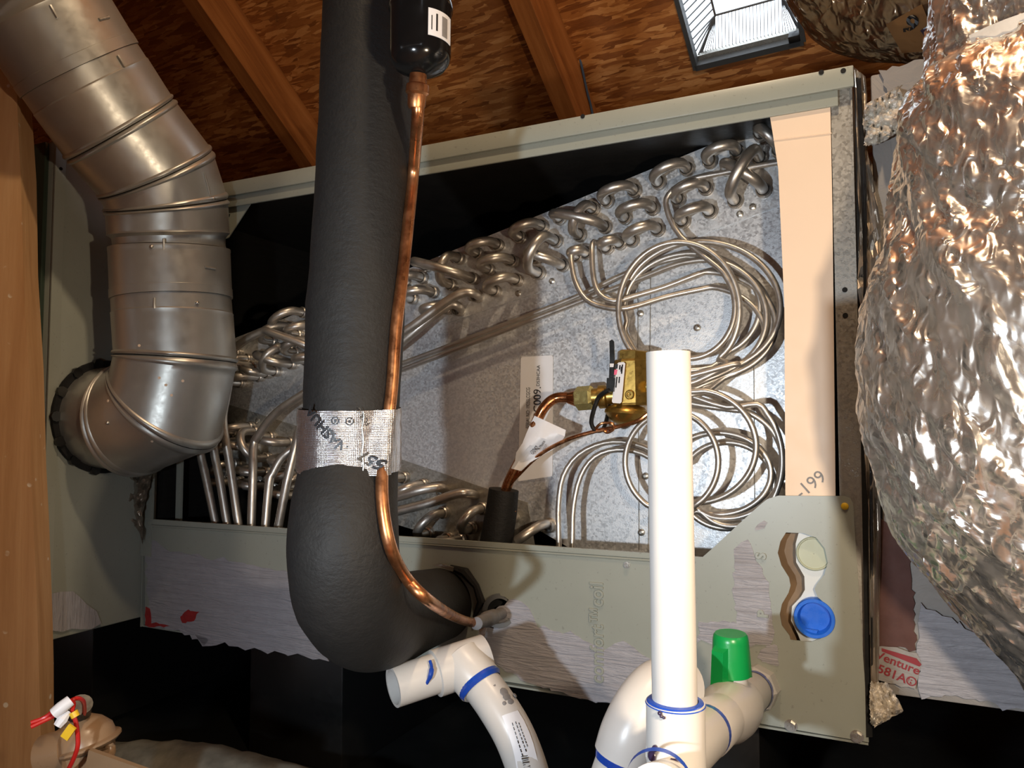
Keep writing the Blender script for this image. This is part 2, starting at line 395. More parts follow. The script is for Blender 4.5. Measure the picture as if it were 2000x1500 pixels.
for i, v in enumerate((-RX, -RD2, (-RX).cross(-RD2), RO + RY * 0.9)):
    for k in range(3): RM2[k][i] = v[k]
c2 = obj('ceiling_rear', box(Matrix.Identity(4), -3, 3, -4.2, 0.0, -0.012, 0), M['osb'], M=RM2, world=False, smooth=False); tag(c2, 'roof deck slope behind the viewer', kind='structure')
fl_ = obj('floor', box(Matrix.Translation((0, 0, 0)), -5, 5, -5, 5, -0.03, 0), M['floor'], smooth=False); tag(fl_, 'brown attic deck', kind='structure')
for nm, a in (('wall_left', -2.9), ('wall_right', 2.9)):
    w = obj(nm, plate([[(-3.1, -0.02), (3.1, -0.02), (3.1, 2.9), (-3.1, 2.9)]], Matrix.Translation(RX * a) @ Matrix(((-0.510, 0, -0.86, 0), (-0.860, 0, 0.51, 0), (0, 1, 0, 0), (0, 0, 0, 1))), 0.02), M['osb'], smooth=False)
    tag(w, 'strand board gable', kind='structure')

# roof vent
vent = thing('roof_vent', None, 'dark grey plastic roof vent with louvre fins, bright daylight behind', 'vent', M=RM @ Matrix.Translation(((va0 + va1) / 2, vb0, 0)))
inn = 0.035; hz = -0.075
fr = merge(box(RM, va0 - .004, va0 + .004, vb0 - .004, vb1, -0.016, 0.003), box(RM, va1 - .004, va1 + .004, vb0, vb1, -0.016, 0.003),
           box(RM, va0, va1, vb0 - .006, vb0 + .004, -0.016, 0.003), box(RM, va0, va1, vb1 - .004, vb1 + .004, -0.016, 0.003))
obj('vent_flange', fr, M['ventpl'], vent, smooth=False)
ia0, ia1, ib0, ib1 = va0 + inn, va1 - inn, vb0 + inn * 1.4, vb1 - inn
for nm, p, q in (('ridge_bar', (ia0, ib0), (ia1, ib0)), ('ridge_bar', (ia0, ib0), (ia0, ib1)), ('ridge_bar', (ia1, ib0), (ia1, ib1)), ('ridge_bar', (ia0, ib0 + .1), (ia1, ib0 + .1)),
                 ('corner_bar', (va0, vb0, 1), (ia0, ib0)), ('corner_bar', (va1, vb0, 1), (ia1, ib0))):
    z0 = -0.012 if len(p) == 3 else hz
    obj(nm, sweep([RM @ Vector((p[0], p[1], z0)), RM @ Vector((q[0], q[1], hz))], 0.0021, 6), M['ventpl'], vent)
def fin(p, q, r=0.0009):
    obj('louvre_fin', sweep([RM @ Vector(p), RM @ Vector(q)], r, 4), M['ventpl'], vent, smooth=False)
for i in range(22):
    b = vb0 + 0.006 + i * 0.0125; bi = max(b, ib0) if b < ib0 else b
    fin((va0, b, -0.012), (ia0, max(b + .006, ib0), hz), .0013); fin((va1, b, -0.012), (ia1, max(b + .006, ib0), hz), .0013)
for i in range(30):
    a = va0 + 0.004 + (va1 - va0 - .008) * i / 29; fin((a, vb0, -0.012), (min(max(a, ia0), ia1), ib0, hz), .0006)
obj('lower_ledge', box(RM, va0, va1, vb0, vb0 + .012, -0.03, -0.016), M['steel'], vent, smooth=False)
obj('latch', box(RM, va1 - .022, va1 - .004, vb0 + .004, vb0 + .016, -0.012, 0.006, .001), M['black'], vent)

# blue cable along the rafter
def side(a, b, h): return RM @ Vector((a, b, h))
aw = a2 + 0.038
def onside(px, py, off=0.004):
    r = ray(px, py); o = RO + RX * (aw + off); t = (o - CAM).dot(RX) / r.dot(RX); return CAM + r * t
cab = obj('cable', sweep(bezpts([onside(1112, -60), onside(1113, 10), onside(1120, 60), onside(1134, 120), onside(1147, 180), onside(1156, 216), onside(1168, 290)], 6), 0.0022, 8), M['bluewire'])
tag(cab, 'thin blue-grey cable running down the side of the rafter', 'cable')

# left post
pv = [P(-75, 120, .90), P(33, 120, .90), P(82, 1500, .90), P(-60, 1500, .90)]
def ext(p, q, z): t = (z - p.z) / (q.z - p.z); return p + (q - p) * t
xl0, xr0 = ext(pv[0], pv[3], CZ + 0.95), ext(pv[1], pv[2], CZ + 0.95); xl1, xr1 = ext(pv[0], pv[3], 0), ext(pv[1], pv[2], 0)
q = [xl0, xr0, xr1, xl1]; bk = [v + Vector((-0.006, 0.038, 0)) for v in q]
N_ = 24; V, F = [], []
for i in range(N_ + 1):
    t = i / N_
    for a, b in ((xl0, xl1), (xr0, xr1), (bk[1], bk[2]), (bk[0], bk[3])):
        p = a.lerp(b, t); n_ = noise.noise(p * 9) * 0.0022; V.append(p + Vector((n_ * 1.2, n_ * .5, 0)))
for i in range(N_):
    for k in range(4): F.append((i * 4 + k, i * 4 + (k + 1) % 4, i * 4 + 4 + (k + 1) % 4, i * 4 + 4 + k))
F += [(0, 3, 2, 1), (N_ * 4, N_ * 4 + 1, N_ * 4 + 2, N_ * 4 + 3)]
post = obj('wooden_post', (V, F), M['stud'], M=Matrix.Translation(xl1.lerp(xr1, .5)), smooth=False)
tag(post, 'upright rough lumber post with pale paint spatter at the left edge', 'post')

# ================================================================== FURNACE (left)
fb = K(SL + .3, .1, 0.10)
furn = thing('furnace', fb, 'grey-green furnace cabinet the metal flue plugs into, beside the wooden post', 'furnace')
zf0, zf1 = CZ - 0.272, CZ + 0.3715
obj('cabinet_body', kbox(SL + .002, SL + .62, -.145, .50, zf0, zf1, .003), M['paint'], furn)
obj('front_door', kbox(SL + .012, SL + .60, -.152, -.1455, zf0 + .01, zf1 - .002, .002), M['darkgreen'], furn)
obj('corner_flange', kbox(SL - .0015, SL + .001, -.146, -.132, zf0, zf1), M['paint'], furn)
for zz in (.36, .335): obj('screw_hole', cyl(K(SL - .0025, -.139, CZ + zz), K(SL, -.139, CZ + zz), .0022, 10), M['hole'], furn)
HC = K(SL, -.066, CZ + .013)
obj('flue_gasket', ring(K(SL - .001, -.066, CZ + .013), -LV, .050, .0765, .006, 40), M['hole'], furn)
for i in range(14):
    a = 2 * PI * i / 14; c = HC - LV * .004 + NV * math.cos(a) * .073 + Vector((0, 0, math.sin(a) * .073))
    obj('gasket_lug', cyl(c - LV * .001, c - LV * .006, .007, 8), M['black'], furn)
obj('mastic_patch', plate([ragged([(0.105, -.215), (.138, -.21), (.142, -.255), (.09, -.268), (.06, -.266), (.07, -.245)], .003, .012, 3)],
    Matrix.Translation(K(SL - .0012, 0, CZ)) @ Matrix(((-NV.x, 0, -LV.x, 0), (-NV.y, 0, -LV.y, 0), (0, 1, 0, 0), (0, 0, 0, 1))), .0012), M['mastic'], furn, smooth=False)
support = obj('support_block', kbox(SL + .1, SL + .5, .0, .4, .02, zf0, .003), M['black']); tag(support, 'black support block under the furnace', 'block', 'support blocks under the units')

# ================================================================== FLUE PIPE
flue = thing('flue_pipe', P(335, 600, .985), 'shiny galvanised flue pipe with adjustable elbows and crimped joints, left of the black insulated line', 'pipe')
J = [P(-60, -190, .80), P(66, -4, .845), P(158, 138, .885), P(236, 252, .925), P(306, 338, .96), P(328, 400, .98), P(333, 485, .992), P(337, 585, .995), P(345, 702, .998), P(322, 806, 1.0), P(262, 826, 1.035), HC + LV * .01]
J[10] = HC - LV * .062 + Vector((0, 0, -.004)); J[9] = P(325, 793, .998); J[11] = HC + LV * .01
RF = .0735; SD = 64
def mitre_ring(i, r):
    a = (J[i] - J[i - 1]).normalized() if i > 0 else (J[1] - J[0]).normalized()
    b = (J[i + 1] - J[i]).normalized() if i < len(J) - 1 else a
    n = (a + b).normalized(); return J[i], n
refx = Vector((1, 0, 0))
rings_ = []
ax = None; dirs = [(J[i + 1] - J[i]).normalized() for i in range(len(J) - 1)]
for i, d in enumerate(dirs):
    if ax is None: ax = (Vector((1, 0, 0)) - d * d.x).normalized()
    else: ax = (ax - d * ax.dot(d)).normalized()
    bx = d.cross(ax); segs = []
    for jj in (i, i + 1):
        c, n = mitre_ring(jj, RF); rr = []
        for k in range(SD):
            w = 2 * PI * k / SD; o = (ax * math.cos(w) + bx * math.sin(w)) * RF
            t = -(o.dot(n)) / d.dot(n); rr.append(c + o + d * t)
        segs.append(rr)
    rings_.append((segs, d, ax, bx))
def segment(i, prof, name, label=None, dents=()):
    (r0, r1), d, ax, bx = rings_[i]; V, F = [], []; L = (J[i + 1] - J[i]).length
    for t, k in prof:
        tt = t / L if t >= 0 else 1 + t / L
        cc = J[i].lerp(J[i + 1], tt)
        for q in range(SD):
            p = r0[q].lerp(r1[q], tt); o = (p - cc); o = o - d * o.dot(d); dirr = o.normalized()
            p = p + dirr * (RF * (k - 1))
            for dc, dr, dd in dents:
                e = (p - dc).length
                if e < dr: p = p - dirr * dd * (1 - (e / dr) ** 2) ** 2
            V.append(p)
    n = len(prof)
    for a in range(n - 1):
        for q in range(SD): F.append((a * SD + q, a * SD + (q + 1) % SD, (a + 1) * SD + (q + 1) % SD, (a + 1) * SD + q))
    return obj(name, (V, F), M['flue'], flue, label=label)
def lin(a, b, n): return [(a + (b - a) * i / n, 1.0) for i in range(n + 1)]
bead = lambda s=0: [(s + .000, .985), (s + .001, 1.0), (s + .0022, 1.022), (s + .0038, 1.030), (s + .0054, 1.022), (s + .0066, 1.0)]
def seg_prof(i, start, end, mid=12):
    L = (J[i + 1] - J[i]).length; a, p = 0.0, []
    if start == 'bead': p += bead(0.0); a = .0066
    elif start == 'crimp': p += [(0, .93), (.003, .925), (.012, .925), (.0155, .95), (.018, .99), (.0195, 1.004), (.021, 1.0)]; a = .021
    elif start == 'lip': p += [(0, .93), (.001, 1.004), (.004, 1.006), (.006, 1.0)]; a = .006
    elif start == 'over': p += [(0, .985), (.0005, 1.008), (.012, 1.008), (.0125, 1.0)]; a = .0125
    e = 0.0; tail = []
    if end == 'bead': e = .0066; tail = [(-(t), k) for t, k in reversed(bead(0.0))]
    elif end == 'over': e = .0125; tail = [(-.0125, 1.0), (-.012, 1.010), (-.0005, 1.010), (-.0001, .925)]
    elif end == 'groove': e = .019; tail = [(-.019, 1.0), (-.0175, 1.006), (-.015, .96), (-.012, .93), (-.004, .925), (-.0001, .93)]
    p += [(a + (L - e - a) * k / mid, 1.0) for k in range(1, mid)]
    if not tail: tail = [(-1e-5, 1.0)]
    if end == 'bead': p += [(L - e, 1.0)]
    return p + tail
dimple = P(345, 258, .925 - .07)
for i, (s, e) in enumerate((('none', 'over'), ('crimp', 'over'), ('crimp', 'bead'), ('bead', 'bead'), ('bead', 'bead'), ('bead', 'groove'), ('lip', 'over'), ('crimp', 'bead'), ('bead', 'bead'), ('bead', 'bead'), ('bead', 'none'))):
    big = i in (3,)
    pf = seg_prof(i, s, e, 30 if big else 12)
    if i == 10: pf = [(t, k if t < .007 and t >= 0 else k * .93) for t, k in pf]
    o = segment(i, pf, 'elbow_section' if i in (2, 3, 4, 7, 8, 9, 10) else 'pipe_section', dents=[(dimple, .02, .007)] if i == 3 else [])
def on_flue(px, py, i, out=0.0):
    """point on flue segment i seen at a pixel"""
    d = dirs[i]; r = ray(px, py); o = CAM - J[i]; a = r - d * r.dot(d); b = o - d * o.dot(d)
    A = a.dot(a); B = 2 * a.dot(b); Cc = b.dot(b) - (RF + out) ** 2; D = B * B - 4 * A * Cc
    if D < 0: D = 0
    t = (-B - math.sqrt(D)) / (2 * A); p = CAM + r * t; n = (p - J[i]); n = (n - d * n.dot(d)).normalized(); return p, n
for px, py, i in ((296, 482, 6), (385, 592, 7), (416, 388, 4), (210, 826, 9)):
    p, n = on_flue(px, py, i); obj('rivet', lathe(p - n * .001, p + n * .0025, .0026, [(0, 1), (.5, 1), (.85, .7), (1, .2)], 12), M['steel'], flue)
for px0, py0, px1, py1, i in ((320, 466, 320, 492, 5), (302, 582, 302, 602, 7), (398, 336, 412, 392, 4), (230, 108, 243, 130, 2), (98, 10, 112, 35, 1)):
    p, n = on_flue(px0, py0, i); p2, n2 = on_flue(px1, py1, i)
    obj('lock_seam', sweep([p, p.lerp(p2, .5) + (n + n2) * .0003, p2], .0016, 6), M['flue'], flue)
for px, py, i in ((410, 523, 6), (203, 36, 1)):
    p, n = on_flue(px, py, i); d = dirs[i].cross(n).normalized()
    obj('pressed_slot', sweep([p - d * .008, p + d * .008], .0018, 8), M['post'], flue)
for px, py, i in ((272, 675, 7), (311, 738, 8), (357, 744, 8), (335, 772, 8), (324, 752, 8), (211, 783, 9), (297, 862, 9), (320, 866, 9)):
    p, n = on_flue(px, py, i); obj('paint_spot', cyl(p - n * .0002, p + n * .0004, .0017, 10), M['cream'], flue)

# ================================================================== COIL CABINET
cc0 = K(SL / 2, .25, ZB)
case = thing('coil_cabinet', cc0, 'open grey-green evaporator cabinet lined with black foam, holding the coil', 'cabinet')
obj('top_panel', kbox(.0, SL, .0, .50, ZT - .002, ZT, 0), M['paint'], case)
obj('top_rail', merge(kbox(-.002, SL, -.004, .0005, ZT - .019, ZT + .001, .0012), kbox(.012, SL, .0008, .004, ZT - .033, ZT - .015, .0008)), M['paint'], case)
obj('bottom_panel', kbox(.0, SL, .002, .50, ZB, ZB + .002), M['paint'], case)
obj('side_panel', kbox(SL - .002, SL, .0, .50, ZB, ZT), M['paint'], case)
obj('side_panel', kbox(.0, .0015, .004, .50, ZB, ZT), M['post'], case)
obj('foam_liner', merge(kbox(.002, SL - .002, .006, .49, ZT - .016, ZT - .002), kbox(.002, SL - .002, .48, .495, ZB + .002, ZT - .002), kbox(SL - .016, SL - .002, .02, .49, ZB, ZT - .01), kbox(.002, SL - .002, .02, .49, ZB + .002, ZB + .02), kbox(.0016, .012, .02, .49, ZB, ZT)), M['liner'], case, smooth=False)
obj('left_jamb', merge(kbox(SL - .020, SL + .001, -.002, .0015, ZB + .1, ZT - .02), kbox(SL - .040, SL - .030, .03, .034, ZB + .05, ZT - .02)), M['paint'], case)
obj('right_post', pplate([[(1622, 160), (1664, 152), (1692, 1440), (1650, 1440)]], .0065, .02), M['post'], case, smooth=False)
obj('corner_gusset', pplate([[(430, 378), (486, 370), (503, 376), (446, 464), (430, 470)]], .006, .0015), M['paint'], case, smooth=False)
obj('screw_hole', lathe(C(448, 421, .0058), C(448, 421, .0055), .0022, [(0, 1), (1, 1)], 12), M['hole'], case)
for px, py, o_ in ((1138, 227, -.0045), (1604, 141, -.0045), (1647, 138, -.0045), (1650, 566, .0062), (1651, 616, .0062)):
    c = C(px, py, o_); obj('screw_hole', merge(cyl(c + NV * .002, c - NV * .0002, .0024, 14)), M['hole'], case)
# lower front panel, cut-out for the drain ports
outer = [(283, 1013), (760, 1046), (1292, 1082), (1372, 1088), (1395, 1068), (1440, 1026), (1482, 988), (1498, 975), (1520, 968), (1648, 969), (1660, 973), (1666, 983), (1697, 1450), (1500, 1416), (1290, 1379), (1000, 1333), (700, 1284), (283, 1216)]
holeo = [(1535, 1040), (1524, 1058), (1519, 1080), (1526, 1104), (1541, 1128), (1544, 1144), (1540, 1158), (1527, 1180), (1523, 1200), (1527, 1222), (1542, 1242), (1544, 1250), (1582, 1254), (1606, 1246), (1622, 1226), (1625, 1206), (1617, 1184), (1597, 1166), (1591, 1150), (1596, 1140), (1610, 1122), (1617, 1098), (1611, 1071), (1594, 1050), (1568, 1041)]
gro = circ(975, 1193, 26, 22, 30)
obj('lower_panel', pplate([outer, holeo, gro], 0.0, .0015), M['paint'], case, smooth=False)
lp = case
obj('folded_lip', sweep([C(286, 1026, -.0006), C(760, 1058, -.0006), C(1290, 1096, -.0006)], .0016, 8), M['paint'], case)
obj('top_return', pplate([[(283, 1013), (760, 1046), (1292, 1082), (1292, 1092), (760, 1056), (283, 1023)]], -.0022, .004), M['paint'], case, smooth=False)
tx = text_geo('comfort™coil', .020, .0009, .0004, 'LEFT'); w_ = max(v.x for v in tx[0]) - min(v.x for v in tx[0])
a_, b_ = fl(1168, 1334); a_t, b_t = fl(1166, 1138); sc_ = (b_t - b_) / w_
obj('embossed_lettering', xf(tx, FM(-.0008) @ Matrix.Translation((a_, b_, 0)) @ Matrix.Rotation(PI / 2, 4, 'Z') @ Matrix.Diagonal((sc_, sc_ * 1.15, 1, 1))), M['paint'], case, smooth=False)
for ch, px, py in (('S', 1487, 1086), ('P', 1491, 1199)):
    a_, b_ = fl(px, py); obj('embossed_lettering', xf(text_geo(ch, .0125, .0007, .0004, 'CENTER', .0004), FM(-.0009) @ Matrix.Translation((a_, b_, 0)) @ Matrix.Rotation(PI / 2, 4, 'Z')), M['paint'], case, smooth=False)
def hexbolt(px, py, r, par, off=0.0):
    c = C(px, py, off)
    b = obj('hex_screw', merge(cyl(c, c - NV * .004, r, 6), ring(c, -NV, r * .5, r * 1.35, .0012, 20)), M['steel'], par, smooth=False)
    return b
hexbolt(1545, 1417, .0042, case); hexbolt(1674, 1438, .0042, case); hexbolt(1225, 1103, .0026, case)
c = C(1650, 989); obj('round_screw', lathe(c, c - NV * .002, .0034, [(0, 1), (.6, .9), (1, .5)], 16), M['yellow'], case)
c = C(287, 1024); obj('screw_hole', cyl(c + NV * .001, c - NV * .0004, .002, 12), M['hole'], case)
# mastic smears on the panel
def smear(loop, seed, mat='mastic', off=-.0006, t=.0008, amp=5, step=14, par=case, name='mastic_smear', label=None):
    g = pplate([ragged(loop, amp, step, seed)], off, t); return obj(name, g, M[mat], par, M=FM(off), smooth=False, label=label)
smear([(286, 1050), (330, 1075), (352, 1082), (432, 1092), (470, 1100), (600, 1128), (640, 1290), (420, 1257), (392, 1262), (380, 1240), (288, 1222)], 1)
smear([(930, 1230), (990, 1170), (1030, 1180), (1050, 1222), (1120, 1238), (1180, 1265), (1215, 1255), (1290, 1300), (1290, 1384), (1225, 1386), (1100, 1355), (1040, 1340), (960, 1290)], 2, 'mastic2', step=10)
smear([(1435, 1075), (1458, 1052), (1470, 1075), (1500, 1140), (1506, 1205), (1512, 1240), (1500, 1250), (1440, 1218), (1432, 1150)], 4, step=9, amp=3)
smear([(1364, 1212), (1436, 1216), (1512, 1222), (1513, 1244), (1498, 1262), (1440, 1262), (1364, 1252)], 5, 'mastic2', step=9, amp=4, off=-.0008)
smear([(1474, 1030), (1492, 1016), (1499, 1020), (1492, 1032), (1476, 1036)], 6, step=6, amp=1.5)
smear([(1480, 1282), (1500, 1256), (1520, 1262), (1522, 1300), (1500, 1298)], 8, step=6, amp=3)
smear([(352, 1205), (366, 1192), (388, 1196), (378, 1212), (356, 1218)], 9, 'redstain', -.0010, .0004, 2, 5, name='red_stain', label='dark red paint stain')
smear([(284, 1185), (292, 1190), (296, 1216), (330, 1222), (300, 1226), (284, 1221)], 10, 'redstain', -.0010, .0004, 2, 6, name='red_stain')
# dripping lower edge
smear([(370, 1238), (400, 1243), (408, 1250), (398, 1262), (390, 1250), (376, 1248)], 12, amp=1, step=6)
gr = thing('line_grommet', C(975, 1193, 0), 'black rubber grommet ring in the panel where the copper line enters', 'grommet')
obj('rubber_ring', lathe(C(975, 1193, .012), C(975, 1193, -.004), 1, [(0, .0135), (0, .0185), (1, .0185), (1, .0130), (0, .0125)], 30, False), M['black'], gr)
obj('dark_core', cyl(C(975, 1193, .012), C(975, 1193, .013), .019, 20), M['hole'], gr)
# drain port insert
ins = thing('drain_port_insert', C(1580, 1150, .02), 'white moulded drain port insert with a blue cup plug behind the figure-eight cut-out', 'drain port')
obj('recess_back', pplate([[(1505, 1025), (1640, 1025), (1645, 1270), (1510, 1270)]], .022, .002), M['brown'], ins, smooth=False)
obj('port_plate', pplate([[(1560, 1040), (1554, 1062), (1555, 1098), (1571, 1126), (1572, 1152), (1564, 1166), (1547, 1184), (1545, 1212), (1558, 1238), (1566, 1258), (1640, 1262), (1640, 1036)]], .009, .008), M['wplastic'], ins, smooth=False)
c = C(1590, 1081, .009); obj('blank_plug', lathe(c, c - NV * .003, .0158, [(0, 1), (.7, 1), (1, .94), (1.0, .90), (.6, .86), (.6, 0.02)], 36, False), M['capgrey'], ins)
c = C(1592, 1204, .009); obj('cup_plug', lathe(c, c - NV * .010, 1, [(0, .0182), (.85, .0182), (1, .0176), (1, .0148), (.12, .0128), (.12, .0001)], 40, False), M['bluecap'], ins, label='blue plastic cup plug')
obj('plug_tab', pplate([[(1572, 1228), (1597, 1232), (1592, 1247), (1578, 1243)]], .003, .003), M['bluecap'], ins, smooth=False)

# cream baffle
baf = obj('baffle_strip', pplate([[(1497, 186), (1621, 165), (1626, 420), (1632, 975), (1534, 975), (1532, 600), (1520, 330), (1511, 272)]], .004, .0012), M['cream'], smooth=False)
tag(baf, 'tall cream card baffle strip covering the right side of the coil', 'baffle')
obj('fold_line', sweep([C(1511, 274, .0035), C(1624, 260, .0035)], .0006, 6), M['cream'], baf)
g = text_geo('-199', .017, .0001, 0, 'CENTER'); a_, b_ = fl(1583, 947, .0035)
obj('handwriting', xf(g, FM(.0036) @ Matrix.Translation((a_, b_, 0)) @ Matrix.Rotation(math.radians(40), 4, 'Z')), M['smudge'], baf, smooth=False)

# ================================================================== EVAPORATOR COIL
coil = thing('evaporator_coil', C(1100, 1040, .12), 'galvanised delta plate evaporator coil with rows of aluminium return bends and looped thin tubes', 'coil')
PO = .10
obj('delta_plate', pplate([[(250, 745), (450, 664), (790, 529), (1380, 287), (1502, 240), (1600, 240), (1600, 1140), (1180, 1110), (870, 929), (460, 795), (250, 745)][:-1]], PO + .001, .0015), M['plate'], coil, smooth=False)
obj('upper_tube_sheet', pplate([[(452, 663), (790, 528), (1380, 286), (1503, 239), (1560, 300), (1560, 388), (1200, 522), (1010, 585), (800, 655), (520, 752), (458, 770)]], PO - .0008, .0012), M['plate'], coil, smooth=False)
obj('lower_tube_sheet', pplate([[(440, 788), (560, 826), (770, 893), (870, 927), (1030, 982), (1052, 1110), (760, 1020), (440, 915)]], PO - .0008, .0012), M['post'], coil, smooth=False)
for pts in (((1245, 480), (1248, 1075)), ((1271, 470), (1266, 1075)), ((1472, 700), (1474, 1000))):
    obj('plate_seam', sweep([C(x, y, PO - .0002) for x, y in pts], .00045, 6), M['post'], coil)
for px, py in ((1078, 549), (1012, 573), (1470, 404), (1445, 418), (1250, 612), (504, 742), (457, 832), (503, 822), (1260, 930), (1252, 1040), (1361, 640), (1535, 940)):
    c = C(px, py, PO - .0012); obj('rivet', merge(lathe(c + NV * .001, c - NV * .002, .0042, [(0, 1), (.6, .9), (1, .4)], 14), cyl(c - NV * .0015, c - NV * .0024, .0015, 8)), M['steel'], coil)
coll_mesh = {}
def collar(parent, c, r, par_obj):
    k = round(r, 5)
    if k not in coll_mesh:
        g = lathe(Vector((0, 0, -.002)), Vector((0, 0, .013)), r, [(0, 1.45), (.10, 1.5), (.16, 1.25), (.42, 1.22), (.48, 1.34), (.56, 1.22), (.82, 1.24), (.90, 1.36), (1, 1.12)], 16, False)
        o = obj('collar', g, M['alu'], par_obj, M=FM(0), world=False); coll_mesh[k] = o.data
    else: o = link('collar', coll_mesh[k], par_obj, FM(0))
    m = FM(0); m.translation = c; WM[o.name] = m; o.matrix_basis = WM[par_obj.name].inverted() @ m
def bend(ax_, ay_, bx_, by_, h=.026, r=.0060, k=1.0):
    a, b = C(ax_, ay_, PO), C(bx_, by_, PO); mid = (a + b) / 2; u = (a - b) / 2; R_ = u.length
    pts = [a, a - NV * h * .5, a - NV * h]
    for i in range(1, 12):
        w = PI * i / 12; pts.append(mid - NV * (h + min(R_, .019) * k * math.sin(w)) + u * math.cos(w))
    pts += [b - NV * h, b - NV * h * .5, b]
    o = obj('return_bend', sweep(pts, r, 14), M['alu'], coil, M=Matrix.Translation(mid))
    collar(None, a, r, o); collar(None, b, r, o)
for t in ((1243, 377, 1190, 397), (1278, 411, 1225, 429), (1288, 452, 1238, 473), (1345, 335, 1290, 361), (1381, 372, 1328, 394), (1389, 417, 1337, 436),
          (1442, 301, 1389, 320), (1524, 300, 1488, 268), (1493, 376, 1424, 335), (1186, 447, 1098, 430), (1163, 412, 1137, 463), (1064, 446, 1021, 466),
          (1104, 521, 1050, 505), (978, 481, 938, 497), (1006, 512, 960, 528), (1015, 549, 972, 570), (902, 507, 886, 558), (831, 545, 797, 554), (852, 573, 812, 585),
          (878, 604, 849, 612), (1190, 487, 1215, 478), (1131, 503, 1150, 497),
          (562, 644, 600, 612), (574, 681, 546, 726), (577, 712, 532, 695), (514, 736, 478, 748), (492, 702, 484, 720), (620, 640, 590, 655), (645, 610, 660, 640),
          (540, 668, 575, 640), (500, 716, 470, 690), (530, 730, 505, 722), (470, 735, 448, 725), (585, 690, 612, 668), (606, 705, 640, 700), (470, 868, 452, 880), (466, 905, 448, 920), (500, 872, 474, 862), (560, 895, 592, 905), (528, 948, 500, 940), (590, 965, 560, 955), (470, 940, 446, 938), (496, 834, 466, 842), (529, 894, 506, 842), (536, 853, 574, 864), (525, 921, 498, 915), (554, 934, 585, 925), (575, 900, 602, 893), (604, 930, 590, 948),
          (795, 932, 770, 925), (832, 946, 800, 962), (872, 1000, 842, 1040), (948, 992, 925, 1030), (905, 1052, 880, 1050), (1005, 1010, 985, 1042)):
    bend(*t)
bend(1438, 397, 1486, 314, .036); bend(1091, 474, 1058, 536, .036); bend(929, 546, 840, 522, .036)
def ctube(name, pts, r, mat='alu', sides=12, n=6, par=coil, straight=False):
    w = [C(*p) for p in pts]; path = w if straight else bezpts(w, n)
    return obj(name, sweep(path, r, sides), M[mat], par, M=Matrix.Translation(w[len(w) // 2]))
# suction header tubes
for pts in ([(936, 580, .10), (928, 574, .065), (905, 572, .055), (870, 590, .05), (790, 648, .045), (700, 700, .045), (600, 765, .04), (540, 806, .04), (505, 850, .04), (495, 872, .038), (494, 924, .03), (491, 1030, .028)],
            [(900, 607, .10), (895, 598, .07), (878, 596, .062), (840, 622, .056), (790, 664, .05), (700, 735, .05), (620, 800, .05), (588, 835, .045), (580, 858, .04), (572, 892, .035), (559, 948, .03), (543, 1032, .028)],
            [(600, 868, .08), (580, 872, .055), (564, 882, .045), (548, 897, .04), (533, 924, .035), (526, 942, .032), (518, 1030, .028)],
            [(630, 690, .08), (600, 676, .06), (560, 660, .05), (528, 649, .045), (512, 648, .045), (480, 664, .04), (448, 688, .04), (430, 700, .04)],
            [(455, 690, .03), (448, 740, .025), (441, 780, .025), (436, 812, .026), (438, 844, .028), (449, 908, .03), (466, 1026, .03)],
            [(405, 800, .03), (412, 841, .03), (420, 892, .03), (430, 940, .03), (444, 1026, .03)],
            [(382, 820, .03), (388, 857, .03), (393, 892, .03), (402, 932, .03), (421, 1022, .03)],
            [(870, 958, .10), (862, 953, .07), (845, 953, .06), (810, 960, .05), (760, 975, .05), (700, 985, .05)],
            [(930, 968, .10), (915, 964, .07), (890, 965, .06), (840, 982, .05), (790, 995, .045), (730, 1010, .045)],
            [(1074, 1026, .10), (1062, 1024, .08), (1045, 1032, .06), (1024, 1046, .05), (1010, 1056, .05)]):
    ctube('header_tube', pts, .0058)
for px, py in ((936, 580), (900, 607), (870, 958), (1074, 1026)): collar(None, C(px, py, PO), .0062, coil)
